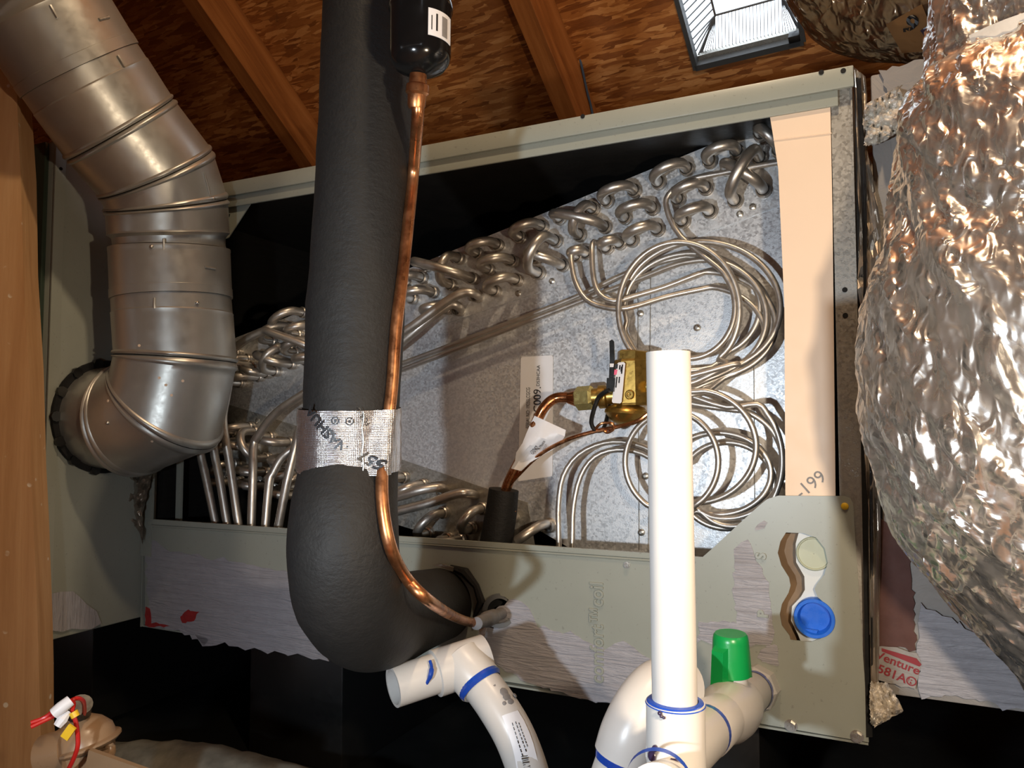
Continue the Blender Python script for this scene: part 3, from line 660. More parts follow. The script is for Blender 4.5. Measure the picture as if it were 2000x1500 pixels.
# thin distributor tubes
def arc(cx, cy, rx, ry, a0, a1, o0, o1, n=None, drx=0, dry=0, dcx=0, dcy=0):
    n = n or max(6, int(abs(a1 - a0) / 14)); out = []
    for i in range(n + 1):
        t = i / n; w = math.radians(a0 + (a1 - a0) * t)
        out.append((cx + dcx * t + (rx + drx * t) * math.cos(w), cy + dcy * t + (ry + dry * t) * math.sin(w), o0 + (o1 - o0) * t))
    return out
rt = .0033
tubes = [
 [(1530, 316, .05), (1478, 325, .055), (1412, 338, .06), (1345, 352, .062), (1306, 380, .062), (1303, 410, .062), (1330, 462, .062)] + arc(1345, 600, 91, 100, -52, 110, .06, .055) + arc(1322, 603, 116, 130, 118, 360 + 50, .05, .062, dcx=8) + [(1420, 712, .05), (1360, 745, .045), (1300, 760, .04)],
 arc(1370, 600, 154, 128, 205, 205 + 215, .068, .05) + [(1430, 712, .046), (1350, 734, .042), (1290, 745, .04)],
 [(1250, 700, .075), (1222, 650, .075)] + arc(1352, 600, 132, 105, 165, 165 + 255, .075, .07) + [(1390, 718, .06), (1320, 726, .05)],
 [(700, 752, .075), (785, 722, .078), (1000, 640, .08), (1140, 586, .08), (1235, 550, .075), (1310, 520, .07)] + arc(1375, 620, 122, 112, -100, 62, .068, .06) + [(1380, 742, .05), (1300, 765, .045)],
 [(700, 738, .079), (785, 710, .082), (1000, 629, .085), (1130, 578, .085), (1232, 530, .08), (1330, 503, .078)] + arc(1350, 625, 158, 122, -90, 66, .078, .065) + [(1375, 755, .055), (1300, 778, .045)],
 [(1129, 503, .10), (1122, 494, .075), (1117, 492, .07), (1116, 510, .065), (1124, 550, .062), (1145, 585, .06), (1180, 600, .06), (1225, 602, .06), (1300, 580, .07), (1370, 565, .075)] + arc(1372, 652, 122, 92, -80, 70, .076, .06) + [(1370, 768, .05), (1300, 775, .045)],
 [(1188, 487, .10), (1166, 475, .075), (1158, 474, .07), (1156, 495, .065), (1160, 545, .062), (1172, 575, .06), (1200, 588, .06), (1240, 578, .065), (1300, 560, .07), (1365, 535, .072)] + arc(1375, 635, 140, 104, -85, 75, .074, .06) + [(1350, 762, .05)],
 # lower group
 [(1300, 762, .045), (1350, 765, .045)] + arc(1358, 872, 119, 110, -80, 95, .045, .05) + [(1290, 985, .05)] + arc(1312, 902, 91, 98, 118, 360 + 60, .05, .04) + [(1340, 1000, .045), (1300, 1010, .05)],
 [(1300, 775, .055), (1360, 790, .055), (1430, 800, .055)] + arc(1418, 905, 112, 108, -70, 120, .055, .06) + [(1320, 1010, .06)],
 [(1290, 812, .07), (1330, 860, .07)] + arc(1402, 925, 104, 80, -150, 115, .07, .065) + [(1310, 960, .06)],
 [(1092, 1085, .05), (1091, 1040, .05), (1091, 985, .055), (1100, 930, .06), (1130, 888, .064), (1180, 865, .068), (1235, 866, .07), (1300, 892, .07)] + arc(1420, 948, 92, 84, -150, 150, .075, .07),
 [(1117, 1090, .05), (1118, 1050, .05), (1120, 990, .055), (1134, 930, .06), (1162, 892, .064), (1205, 878, .068), (1255, 886, .07), (1310, 920, .07)],
 [(1270, 1020, .06), (1340, 985, .06)] + arc(1430, 900, 98, 128, 130, -60, .06, .05) + [(1420, 795, .05), (1340, 770, .05)],
]
for t in tubes:
    w = [C(*p) for p in t]; obj('distributor_tube', sweep(bezpts(w, 3), rt, 10), M['alu'], coil, M=Matrix.Translation(w[0]))

# serial sticker
stk = obj('serial_sticker', pplate([[(1017, 700), (1020, 697), (1077, 694), (1080, 697), (1079, 930), (1012, 940)]], PO - .0012, .0004), M['white'], smooth=False)
tag(stk, 'tall white serial number sticker stuck on the galvanised coil plate', 'sticker')
def ptext(s, px0, py0, px1, py1, hpx, off, par, mat='ink', bold=0.0, name='printed_text'):
    """text whose baseline start is pixel 0 and end is pixel 1, letter height hpx pixels, on a plane of the cabinet"""
    a0_, b0_ = fl(px0, py0, off); a1_, b1_ = fl(px1, py1, off); g = text_geo(s, 1.0, .0, 0, 'LEFT', bold)
    x0 = min(v.x for v in g[0]); x1 = max(v.x for v in g[0]); L = math.hypot(a1_ - a0_, b1_ - b0_); k = L / (x1 - x0)
    dep = C(px0, py0, off).y; hh = hpx / FPX * dep / .70
    V = [Vector(((v.x - x0) * k, v.y * hh, v.z)) for v in g[0]]
    m = FM(off) @ Matrix.Translation((a0_, b0_, 0)) @ Matrix.Rotation(math.atan2(b1_ - b0_, a1_ - a0_), 4, 'Z')
    return obj(name, ([m @ v for v in V], g[1]), M[mat], par, smooth=False)
ptext('SERIAL NO: 1925SLCGCG', 1031, 836, 1032, 757, 8, PO - .0018, stk)
ptext('A', 1050, 868, 1050, 860, 14, PO - .0018, stk)
ptext('CC009.', 1050, 820, 1050, 756, 16, PO - .0018, stk)
ptext('DS3HCAA', 1051, 754, 1052, 713, 7, PO - .0018, stk)

# ================================================================== EXPANSION VALVE
txv = thing('expansion_valve', C(1235, 750, .045), 'brass expansion valve with hex nut and white label, left of the white pipe', 'valve')
O = .045
obj('valve_body', cyl(C(1234, 703, O), C(1236, 792, O), .0195, 8, [(0, .94), (.05, 1), (.95, 1), (1, .96)]), M['brass'], txv, smooth=False)
obj('hex_cap', cyl(C(1236, 685, O), C(1235, 703, O), .0178, 6, [(0, .86), (.12, 1), (1, 1)]), M['brass'], txv, smooth=False)
obj('diaphragm_housing', lathe(C(1224, 790, O), C(1222, 830, O), 1, [(0, .012), (.1, .019), (.3, .0235), (.42, .024), (.5, .022), (.8, .017), (1, .008)], 32), M['brass'], txv)
obj('flare_nut', lathe(C(1124, 779, O - .005), C(1160, 776, O - .005), .0135, [(0, .7), (.12, 1), (.85, 1), (1, .8)], 6), M['brasshex'], txv, smooth=False)
obj('nut_collar', lathe(C(1158, 776, O - .005), C(1216, 772, O), .0115, [(0, .9), (.2, .9), (.22, 1.15), (.45, 1.15), (.5, .8), (.7, .8), (.72, 1.2), (1, 1.2)], 20), M['brass'], txv)
c = C(1230, 771, O - .0195); obj('boss_screw', lathe(c + NV * .004, c - NV * .002, .0052, [(0, 1), (.8, 1), (1, .8), (1, .55), (.6, .5), (.6, .25), (1, .2)], 20), M['brass'], txv)
c = C(1264, 755, O - .01); obj('side_port', cyl(c, c - LV * .02, .006, 14), M['brasshex'], txv)
obj('valve_label', pplate([[(1208, 708), (1218, 707), (1221, 710), (1214, 785), (1211, 788), (1197, 787), (1195, 784), (1205, 711)]], O - .024, .0008), M['white'], txv, smooth=False)
obj('label_print', pplate([[(1201, 711), (1207, 711), (1206, 720), (1200, 720)]], O - .0245, .0004), M['ink'], txv, smooth=False)
obj('label_print', pplate([[(1200, 722), (1206, 722), (1204, 732), (1199, 732)]], O - .0245, .0004), M['pink'], txv, smooth=False)
for x0, y0, x1, y1 in ((1214, 730, 1216, 712), (1210, 722, 1211, 713), (1209, 748, 1210, 736), (1203, 757, 1205, 736), (1213, 726, 1214, 716)):
    obj('label_print', sweep([C(x0, y0, O - .0246), C(x1, y1, O - .0246)], .0007, 4), M['ink'], txv, smooth=False)
inl = thing('liquid_inlet_tube', C(990, 950, .03), 'bright copper inlet tube rising from the foam sleeve to the brass nut', 'tube')
w = bezpts([C(965, 1060, .05), C(978, 1000, .045), C(992, 945, .04), C(1022, 885, .035), C(1052, 815, .032), C(1068, 790, .034), C(1085, 778, .038), C(1105, 776, .04), C(1126, 778, .04)], 8)
obj('copper_tube', sweep(w, .0060, 16), M['coppernew'], inl)
obj('flare_end', lathe(C(1110, 777, .04), C(1126, 778, .04), .0066, [(0, 1), (1, 1.45)], 16), M['coppernew'], inl)
sen = obj('sensing_line', sweep(bezpts([C(1005, 1000, .045), C(990, 960, .04), C(1020, 920, .035), C(1060, 884, .03), (C(1110, 858, .028)), C(1160, 843, .03), C(1205, 834, .03), C(1245, 822, .025), C(1268, 806, .025)], 6), .0022, 8), M['coppernew'])
tag(sen, 'thin copper capillary curving beneath the brass valve', 'tube')
obj('capillary_loop', sweep(bezpts([C(1160, 842, .03), C(1170, 830, .026), C(1180, 826, .026), C(1196, 828, .026), C(1198, 838, .028), C(1186, 845, .03), C(1176, 838, .03)], 5), .0016, 8), M['coppernew'], sen)
tg = thing('paper_tag', C(1060, 860, .02), 'white paper tag wrapped round the copper inlet tube', 'tag')
G = []; V, F = [], []
tl = [[(1044, 812), (1105, 840)], [(1036, 828), (1103, 852)], [(1028, 846), (1094, 866)], [(1020, 866), (1080, 878)], [(1008, 884), (1058, 890)], [(1006, 900), (1036, 903)], [(998, 915), (1018, 920)]]
for i, (a, b) in enumerate(tl):
    for k in range(9):
        t = k / 8; x = a[0] + (b[0] - a[0]) * t; y = a[1] + (b[1] - a[1]) * t
        V.append(C(x, y, .022 + .010 * abs(t - .25) + .004 * math.sin(i * 1.3 + t * 4)))
for i in range(len(tl) - 1):
    for k in range(8): F.append((i * 9 + k, i * 9 + k + 1, i * 9 + 10 + k, i * 9 + 9 + k))
V2 = [v + NV * .0005 for v in V]; nn = len(V); edge = [k for k in range(9)] + [i * 9 + 8 for i in range(1, len(tl))] + [(len(tl) - 1) * 9 + k for k in range(7, -1, -1)] + [i * 9 for i in range(len(tl) - 2, 0, -1)]
F2 = [tuple(i + nn for i in reversed(f)) for f in F] + [(edge[i], edge[(i + 1) % len(edge)], edge[(i + 1) % len(edge)] + nn, edge[i] + nn) for i in range(len(edge))]
obj('paper', (V + V2, F + F2), M['white'], tg)
ptext('G042', 1038, 886, 1050, 873, 9, .0205, tg); ptext('in Mexico', 1052, 878, 1063, 861, 6, .0215, tg); ptext('/0507', 1061, 881, 1067, 869, 5, .0215, tg)
slv = obj('foam_sleeve', sweep([C(950, 1110, .045), C(965, 1078, .045), C(972, 1040, .045), C(979, 1000, .045), C(984, 956, .045)], [.0195, .0195, .0192, .0188, .0178], 20), M['sleeve'])
tag(slv, 'short black foam pipe sleeve round the copper tubes behind the lower panel', 'pipe sleeve')
zt = thing('cable_tie', C(1180, 780, .02), 'black plastic cable tie looped round the brass valve neck', 'cable tie')
obj('tie_tail', pplate([[(1190, 666), (1195, 663), (1199, 667), (1200, 700), (1198, 742), (1189, 742), (1191, 700)]], .020, .0015), M['black'], zt, smooth=False)
obj('tie_label', pplate([[(1191, 710), (1199, 710), (1198, 717), (1191, 717)]], .0195, .0004), M['white'], zt, smooth=False)
obj('tie_head', pplate([[(1185, 738), (1200, 738), (1198, 765), (1184, 762)]], .017, .006), M['black'], zt, smooth=False)
w = bezpts([C(1190, 762, .018), C(1170, 775, .020), C(1160, 800, .022), C(1155, 825, .026), C(1163, 840, .03), C(1178, 838, .036), C(1186, 815, .05), C(1190, 790, .06), C(1192, 768, .05)], 5, True)
obj('tie_loop', sweep(w, .0025, 8, closed=True), M['black'], zt)

# ================================================================== INSULATED SUCTION LINE
suc = thing('suction_line', P(690, 1200, .60), 'thick black foam-insulated suction line bending into the lower panel', 'pipe')
sp = [P(735, -420, .60), P(728, -200, .60), P(722, 0, .595), P(712, 300, .59), P(696, 600, .585), P(687, 780, .58), P(684, 860, .578), P(682, 920, .575), P(673, 1010, .562), P(672, 1090, .56), P(683, 1160, .575), P(712, 1207, .62), P(755, 1212, .69), P(805, 1196, .78), C(858, 1180, -.002), C(905, 1165, .06)]
rr = [.0365, .0365, .0362, .0365, .0372, .0362, .0352, .0365, .0392, .0402, .0400, .0400, .0400, .0400, .0405, .0405]
path = bezpts(sp, 8); rad = []
for i in range(len(path)):
    j = min(len(rr) - 2, i // 8); t = (i - j * 8) / 8; rad.append(rr[j] * (1 - t) + rr[j + 1] * t)
g = sweep(path, rad, 56)
V = []
for v in g[0]:
    n_ = noise.noise(Vector(v) * 28) * .0009 + noise.noise(Vector(v) * 80) * .0004; V.append(Vector(v) + Vector((n_, n_, n_ * .4)))
obj('foam_insulation', (V, g[1]), M['foam'], suc)
# torn foam lip at the panel
c = C(868, 1180, -.004)
obj('torn_foam_edge', sweep([C(880, 1108, -.004), C(908, 1118, -.006), C(930, 1145, -.007), C(940, 1175, -.006), C(926, 1205, -.005)], [.003, .006, .004, .005, .002], 8), M['sleeve'], suc)
obj('cut_edge', pplate([[(845, 1104), (862, 1101), (885, 1108), (884, 1116), (868, 1110)]], -.012, .002), M['tapefoil'], suc, smooth=False)
# foil tape band
tc = [P(683, 797, .579), P(682, 917, .5755)]
V, F = [], []; NSD, NR = 80, 12
cu_az = math.radians(-28)
def hug0(px, py):
    d = .40
    while d < .62:
        p = P(px, py, d)
        if min((p - c).length - r for c, r in zip(path, rad)) < .0046: return p
        d += .0015
    return P(px, py, .55)
hp = [hug0(761, 800) - tc[0], hug0(748, 915) - tc[1]]; ph_ = [math.atan2(h.x, -h.y) for h in hp]; hr_ = [math.hypot(h.x, h.y) for h in hp]
def tape_r(phi, t=.5):                             # phi 0 faces the viewer, positive to the right
    base = .0385; d = phi - (ph_[0] * (1 - t) + ph_[1] * t); pk = hr_[0] * (1 - t) + hr_[1] * t + .0062
    return base + (pk - base) * math.exp(-(abs(d) / .19) ** 2.6)
for j in range(NR + 1):
    cpt = tc[0].lerp(tc[1], j / NR)
    for k in range(NSD):
        ph = -PI + 2 * PI * k / NSD; r = tape_r(ph, j / NR) + .0004 * math.sin(j * 2.1 + k * .7)
        V.append(cpt + Vector((math.sin(ph) * r, -math.cos(ph) * r, -.003 * math.cos(ph))))
for j in range(NR):
    for k in range(NSD): F.append((j * NSD + k, j * NSD + (k + 1) % NSD, (j + 1) * NSD + (k + 1) % NSD, (j + 1) * NSD + k))
mt = NT('scrim_foil_tape'); wv = mt.n('ShaderNodeTexWave'); wv.inputs['Scale'].default_value = 260; mt.l(mt.mapping((1, 0.3, .0)), wv.inputs[0]); wz = mt.n('ShaderNodeTexWave', bands_direction='Z'); wz.inputs['Scale'].default_value = 260; mt.l(mt.co, wz.inputs[0])
mt.set(mt.mix(mt.noise(60, 4), (0.60, 0.60, 0.62), (0.80, 0.80, 0.82)), 0.24, 0.95); mt.bump(mt.math('ADD', mt.noise(120, 3), mt.math('ADD', mt.math('MULTIPLY', wv.outputs[1], .3), mt.math('MULTIPLY', wz.outputs[1], .3))), 0.5, .0012)
tape = obj('foil_tape_band', (V, F), mt.m, M=Matrix.Translation(tc[1])); tag(tape, 'silver foil tape band binding the copper line to the black foam', 'tape')
def tape_text(s, px, py, size, ang, mat='ink', bold=.0):
    g = text_geo(s, size, 0.00005, 0, 'CENTER', bold); cpt = tc[0].lerp(tc[1], (py - 797) / 120)
    x = (px - 682) / FPX * .54; ph0 = math.asin(max(-.95, min(.95, x / .0388))); rot = Matrix.Rotation(math.radians(ang), 4, 'Z')
    def f(v):
        v = rot @ v; ph = ph0 + v.x / .0388; r = tape_r(ph, (py - 797) / 120 - v.y / .046) + .0009 + v.z; return cpt + Vector((math.sin(ph) * r, -math.cos(ph) * r, v.y - .003 * math.cos(ph)))
    obj('printed_text', wrap_xf(g, f), M[mat], tape, smooth=False)
tape_text('NASHUA', 657, 832, .0105, 135 + 180 - 180, bold=.0003); tape_text('557', 741, 888, .0105, 145, bold=.0003); tape_text('FOR C', 729, 808, .005, 125)
for px, py in ((677, 815), (704, 816)):
    x = (px - 682) / FPX * .54; ph = math.asin(x / .0388); cpt = tc[0].lerp(tc[1], (py - 797) / 120); n_ = Vector((math.sin(ph), -math.cos(ph), 0)); c = cpt + n_ * (.0392) + Vector((0, 0, -.003))
    obj('print_ring', ring(c, n_, .0022, .0029, .0003, 24), M['ink'], tape, smooth=False)
    obj('print_ring', cyl(c, c + n_ * .0003, .0010, 8), M['ink'], tape, smooth=False)
obj('tape_edge', sweep([tc[0].lerp(tc[1], t) + Vector((math.sin(.45) * .0391, -math.cos(.45) * .0391, -.003 + 0)) + Vector((.0006 * math.sin(t * 17), 0, 0)) for t in [i / 12 for i in range(13)]], .0005, 5), M['steel'], tape)

# liquid line
liq = thing('liquid_line', C(960, 1210, 0), 'curved brown copper liquid line running down the black insulated line', 'pipe')
def hug(px, py, extra=.0046):
    d = .40
    while d < .62:
        p = P(px, py, d)
        if min((p - c).length - r for c, r in zip(path, rad)) < extra: return p
        d += .0015
    return P(px, py, .575)
lpts = [P(822, 120, .530), P(817, 190, .531), P(815, 240, .540)] + [hug(x, y) for x, y in ((808, 330), (799, 420), (786, 540), (774, 640), (767, 740), (761, 800), (752, 870), (746, 930), (749, 1000), (765, 1075), (796, 1132), (840, 1175))] + [P(893, 1207, .72), P(935, 1218, .775), C(962, 1212, -.02), C(978, 1200, .012)]
obj('copper_tube', sweep(bezpts(lpts, 8), .0045, 18), M['copper'], liq)
obj('brazed_coupling', lathe(P(817, 145, .529), P(813, 212, .533), .0064, [(0, .95), (.28, 1.0), (.32, 1.25), (.42, 1.3), (.55, 1.3), (.62, 1.05), (.9, 1.0), (1, .85)], 18), M['smudge' if False else 'copper'], liq, label='dark soldered coupling')
obj('end_coupling', lathe(P(930, 1218, .757), C(985, 1196, .01), .0062, [(0, .5), (.01, 1), (.3, 1.05), (.33, 1.3), (.6, 1.25), (.63, 1), (1, 1)], 16), M['smudge'], liq, label='grey mastic-smeared coupling')
obj('metal_clip', pplate([[(932, 1212), (948, 1214), (950, 1226), (944, 1250), (938, 1252), (936, 1232)]], -.03, .0015), M['steel'], liq, smooth=False)

# filter drier
dr = thing('filter_drier', P(824, 100, .53), 'glossy black filter drier canister at the top of the copper line', 'filter drier')
obj('canister', lathe(P(826, -260, .53), P(820, 150, .53), .0221, [(0, .3), (.03, .8), (.08, 1), (.655, 1.0), (.665, 1.03), (.69, 1.03), (.70, .985), (.90, .985), (.93, .93), (.96, .78), (.985, .45), (1, .2)], 56), M['enamel'], dr)
cd = (P(826, -260, .53) - P(820, 150, .53)).normalized()
def drier_patch(a0, a1, t0, t1, name, mat, r=.0222):
    V, F = [], []; n = 14; A = P(820, 150, .53); 
    for j in range(2):
        for k in range(n + 1):
            ph = a0 + (a1 - a0) * k / n; c = A + cd * (t0 + (t1 - t0) * j); V.append(c + Vector((math.sin(ph) * r, -math.cos(ph) * r, 0)))
    for k in range(n): F.append((k, k + 1, n + 2 + k, n + 1 + k))
    V2 = []; 
    for j in range(2):
        for k in range(n + 1):
            ph = a0 + (a1 - a0) * k / n; c = A + cd * (t0 + (t1 - t0) * j); V2.append(c + Vector((math.sin(ph) * (r - .0004), -math.cos(ph) * (r - .0004), 0)))
    m_ = len(V); F2 = [tuple(i + m_ for i in reversed(f)) for f in F]
    for k in range(n): F2 += [(k, k + 1, k + 1 + m_, k + m_), (n + 1 + k, n + 2 + k, n + 2 + k + m_, n + 1 + k + m_)]
    F2 += [(0, n + 1, n + 1 + m_, m_), (n, 2 * n + 1, 2 * n + 1 + m_, n + m_)]
    return obj(name, (V + V2, F + F2), M[mat], dr, smooth=False)
drier_patch(.36, 1.35, .020, .039, 'label', 'white'); drier_patch(.62, .68, .024, .036, 'label_arrow', 'ink', .0224); drier_patch(.46, .49, .024, .034, 'label_print', 'ink', .0224); drier_patch(.85, 1.1, .022, .036, 'label_print', 'smudge', .0224)

# ================================================================== WHITE PVC DRAIN
stackp = thing('drain_standpipe', P(1320, 1440, .420), 'open-topped white standpipe on a tee, with ball valve and green handle', 'drain pipe')
T0 = P(1321, 1430, .420); top = P(1305, 688, .420); Rp = .0120
def tubeopen(a, b, r, w=.0022, sides=36): return lathe(a, b, 1, [(0, r - w), (0, r), (1, r), (1, r - w), (.0, r - w)], sides, False)
obj('standpipe', tubeopen(top, P(1318, 1380, .420), Rp), M['pvc'], stackp)
bot = P(1323, 1640, .420)
obj('tee_body', lathe(P(1319, 1370, .420), bot, 1, [(0, .0125), (0, .0156), (1, .0156)], 40, False), M['pvc'], stackp)
obj('primer_ring', lathe(P(1319, 1366, .420), P(1319, 1374, .420), 1, [(0, .0122), (.2, .0146), (1, .0160)], 40, False), M['blueglue'], stackp, label='blue primer ring')
PA = C(1482, 1340, .004); VA = P(1332, 1466, .450); vd = (VA - PA); VL = vd.length; vd.normalize()
def alongv(t): return PA + vd * (VL * t)
obj('male_adapter', lathe(alongv(.0), alongv(.13), .0205, [(0, 1), (.85, 1), (1, .9)], 8), M['pvc'], stackp, smooth=False)
obj('valve_socket', lathe(alongv(.12), alongv(.36), .0172, [(0, .95), (.05, 1), (1, 1)], 36), M['pvc'], stackp)
obj('primer_ring', lathe(alongv(.115), alongv(.15), .0178, [(0, .95), (.3, 1.02), (1, .99)], 36, False), M['blueglue'], stackp)
obj('valve_body', lathe(alongv(.32), alongv(.66), .0220, [(0, .72), (.12, .86), (.3, .98), (.5, 1.02), (.7, .98), (.88, .86), (1, .76)], 40), M['pvc'], stackp)
obj('valve_socket', lathe(alongv(.62), alongv(.80), .0176, [(0, 1), (.95, 1), (1, .93)], 36), M['pvc'], stackp)
obj('primer_ring', lathe(alongv(.79), alongv(.83), .0170, [(0, 1), (1, .97)], 36, False), M['blueglue'], stackp)
obj('tee_branch', lathe(alongv(.82), alongv(1.05), .0168, [(0, 1.0), (1, 1.0)], 36), M['pvc'], stackp)
vc = alongv(.47); up = Vector((-.02, -.05, 1)).normalized()
obj('valve_bonnet', lathe(vc + up * .010, vc + up * .030, .0118, [(0, 1.1), (1, 1)], 30), M['pvc'], stackp)
hb = vc + up * .027
hnd = obj('handle_hub', lathe(hb, hb + up * .031, .0150, [(0, .98), (.0, 1.0), (.85, .90), (.95, .86), (1.0, .78)], 36), M['green'], stackp, label='green valve handle hub')
hl = (Vector((-.75, -.66, 0))).normalized(); hs = up.cross(hl).normalized()
def hv(a, b, c): return hb + hl * a + hs * b + up * c
V = [hv(.000, -.0075, .029), hv(.000, .0075, .029), hv(.018, .005, .020), hv(.018, -.005, .020), hv(.000, -.0105, -.001), hv(.000, .0105, -.001), hv(.021, .0052, -.012), hv(.021, -.0052, -.012)]
obj('handle_lever', (V, [(0, 1, 2, 3), (4, 7, 6, 5), (0, 4, 5, 1), (3, 2, 6, 7), (0, 3, 7, 4), (1, 5, 6, 2)]), M['green'], stackp, smooth=False)
V = [hv(-.000, -.0075, .029), hv(-.000, .0075, .029), hv(-.018, .005, .020), hv(-.018, -.005, .020), hv(-.000, -.0105, -.001), hv(-.000, .0105, -.001), hv(-.021, .0052, -.006), hv(-.021, -.0052, -.006)]
obj('handle_lever', (V, [(0, 1, 2, 3), (4, 7, 6, 5), (0, 4, 5, 1), (3, 2, 6, 7), (0, 3, 7, 4), (1, 5, 6, 2)]), M['green'], stackp, smooth=False)
# tee front branch and left elbow
obj('front_branch', lathe(T0 + Vector((-.002, .0, -.030)), P(1284, 1560, .370), .0156, [(0, 1), (.92, 1), (1, .98)], 36), M['pvc'], stackp)
obj('primer_ring', lathe(P(1288, 1524, .388), P(1286, 1532, .384), .0160, [(0, 1), (1, 1)], 36, False), M['blueglue'], stackp)
el = bezpts([P(1330, 1340, .56), P(1290, 1345, .545), P(1258, 1380, .535), P(1232, 1430, .530), P(1218, 1475, .53)], 6)
obj('trap_elbow', sweep(el, .0200, 32), M['pvc'], stackp)
obj('trap_pipe', sweep([P(1228, 1440, .53), P(1195, 1540, .53), P(1160, 1660, .53), P(1140, 1900, .53)], .0168, 30), M['pvc'], stackp)
obj('primer_ring', lathe(P(1217, 1470, .53), P(1210, 1492, .53), .0185, [(0, 1.02), (1, .92)], 30, False), M['blueglue'], stackp)
for px, py, r in ((1288, 1393, .0012), (1291, 1399, .0009), (1296, 1402, .0008), (1278, 1462, .0018), (1272, 1476, .003), (1320, 1490, .0036), (1312, 1494, .003)):
    x = (px - 1319) / FPX * .420; y_ = math.sqrt(max(1e-6, .0156 ** 2 - x * x)); c = P(px, py, .420 - y_); n_ = (c - P(1319, py, .420)).normalized()
    obj('primer_drip', lathe(c - n_ * .0004, c + n_ * .0005, r, [(0, 1.0), (.6, .9), (1, .4)], 9), M['primer'], stackp)
c = P(1250, 1424, .515); ring_n = (CAM - c).normalized()
obj('moulded_ring', ring(c, ring_n, .0052, .0062, .0012, 26), M['pvc'], stackp)

# secondary drain
sd = thing('secondary_drain', P(1050, 1500, .62), 'bent white drain pipe with a tee and blue primer, under the black pipe bend', 'drain pipe')
r2 = .0168
e0, e1, e2 = P(768, 1342, .655), P(855, 1314, .675), P(925, 1292, .69)
obj('stub_pipe', tubeopen(e0, e1, r2, .0025), M['pvc'], sd)
obj('tee_run', lathe(P(848, 1316, .674), P(950, 1283, .695), .0198, [(0, .86), (.02, 1), (.98, 1), (1, .9)], 36), M['pvc'], sd)
obj('tee_branch', lathe(P(900, 1290, .684), P(940, 1338, .667), .0200, [(0, 1), (.93, 1), (1, .93)], 36), M['pvc'], sd)
obj('primer_ring', lathe(P(934, 1330, .669), P(942, 1342, .666), .0204, [(0, .96), (.5, 1.0), (1, .9)], 36, False), M['blueglue'], sd)
obj('primer_drip', sweep(bezpts([P(840, 1291, .659), P(843, 1304, .654), P(840, 1322, .651), P(828, 1343, .655)], 4), [.0014] * 5 + [.0022] * 4 + [.0016] * 4, 8), M['blueglue'], sd)
bp = [P(928, 1322, .672), P(945, 1343, .665), P(970, 1378, .655), P(1000, 1428, .645), P(1022, 1480, .64), P(1040, 1540, .64), P(1056, 1620, .64), P(1070, 1800, .64)]
obj('bent_pipe', sweep(bezpts(bp, 6), r2, 32), M['pvc'], sd)
def on_bp(px, py):                                     # surface point of the bent pipe at a pixel
    path = bezpts(bp, 6); best = None
    for p in path:
        d_ = ray(px, py); t = (p - CAM).dot(d_) / d_.dot(d_); e = (CAM + d_ * t - p).length
        if best is None or e < best[0]: best = (e, p, CAM + d_ * t)
    e, p, c = best; n_ = (c - p); k = math.sqrt(max(1e-8, r2 ** 2 - min(e, r2 * .95) ** 2)); vd_ = (CAM - p).normalized()
    s_ = p + n_ + vd_ * k; return s_, (s_ - p).normalized()
for i, (px, py, r) in enumerate(((962, 1340, .003), (968, 1344, .0034), (985, 1352, .0042), (990, 1362, .004), (985, 1374, .002), (998, 1372, .0036), (1006, 1358, .0022))):
    c, n_ = on_bp(px, py); obj('mastic_dab', lathe(c - n_ * .0006, c + n_ * .0006, r, [(0, 1.0), (.6, .9), (1, .5)], 9), M['smudge'], sd)
V = []; rows = [(980, 1398, 1010, 1388), (988, 1418, 1022, 1408), (995, 1438, 1032, 1430), (1001, 1458, 1040, 1452), (1006, 1478, 1046, 1474), (1010, 1500, 1052, 1498), (1014, 1525, 1056, 1523)]
for a in rows:
    for k in range(6):
        t = k / 5; c, n_ = on_bp(a[0] + (a[2] - a[0]) * t, a[1] + (a[3] - a[1]) * t); V.append(c + n_ * .0007)
F = [(i * 6 + k, i * 6 + k + 1, i * 6 + 7 + k, i * 6 + 6 + k) for i in range(len(rows) - 1) for k in range(5)]
n0 = len(V); obj('pipe_label', (V, F), M['white'], sd)
for k, (x0, y0, x1, y1) in enumerate(((1000, 1412, 1022, 1480), (1006, 1410, 1028, 1470), (1012, 1412, 1030, 1460))):
    pts = []
    for i in range(9):
        c, n_ = on_bp(x0 + (x1 - x0) * i / 8, y0 + (y1 - y0) * i / 8); pts.append(c + n_ * .0009)
    for i in range(0, 8, 1): obj('printed_text', sweep([pts[i], pts[i].lerp(pts[i + 1], .7)], .0004, 4), M['ink'], sd, smooth=False)
for k in range(7):
    c, n_ = on_bp(1018 + k * 1.0, 1478 + k * 4); c2, n2 = on_bp(1030 + k * 1.0, 1476 + k * 4); obj('bar_code_line', sweep([c + n_ * .0009, c2 + n2 * .0009], (.0003, .0006)[k % 2], 4), M['ink'], sd, smooth=False)
smt = M['smudge']

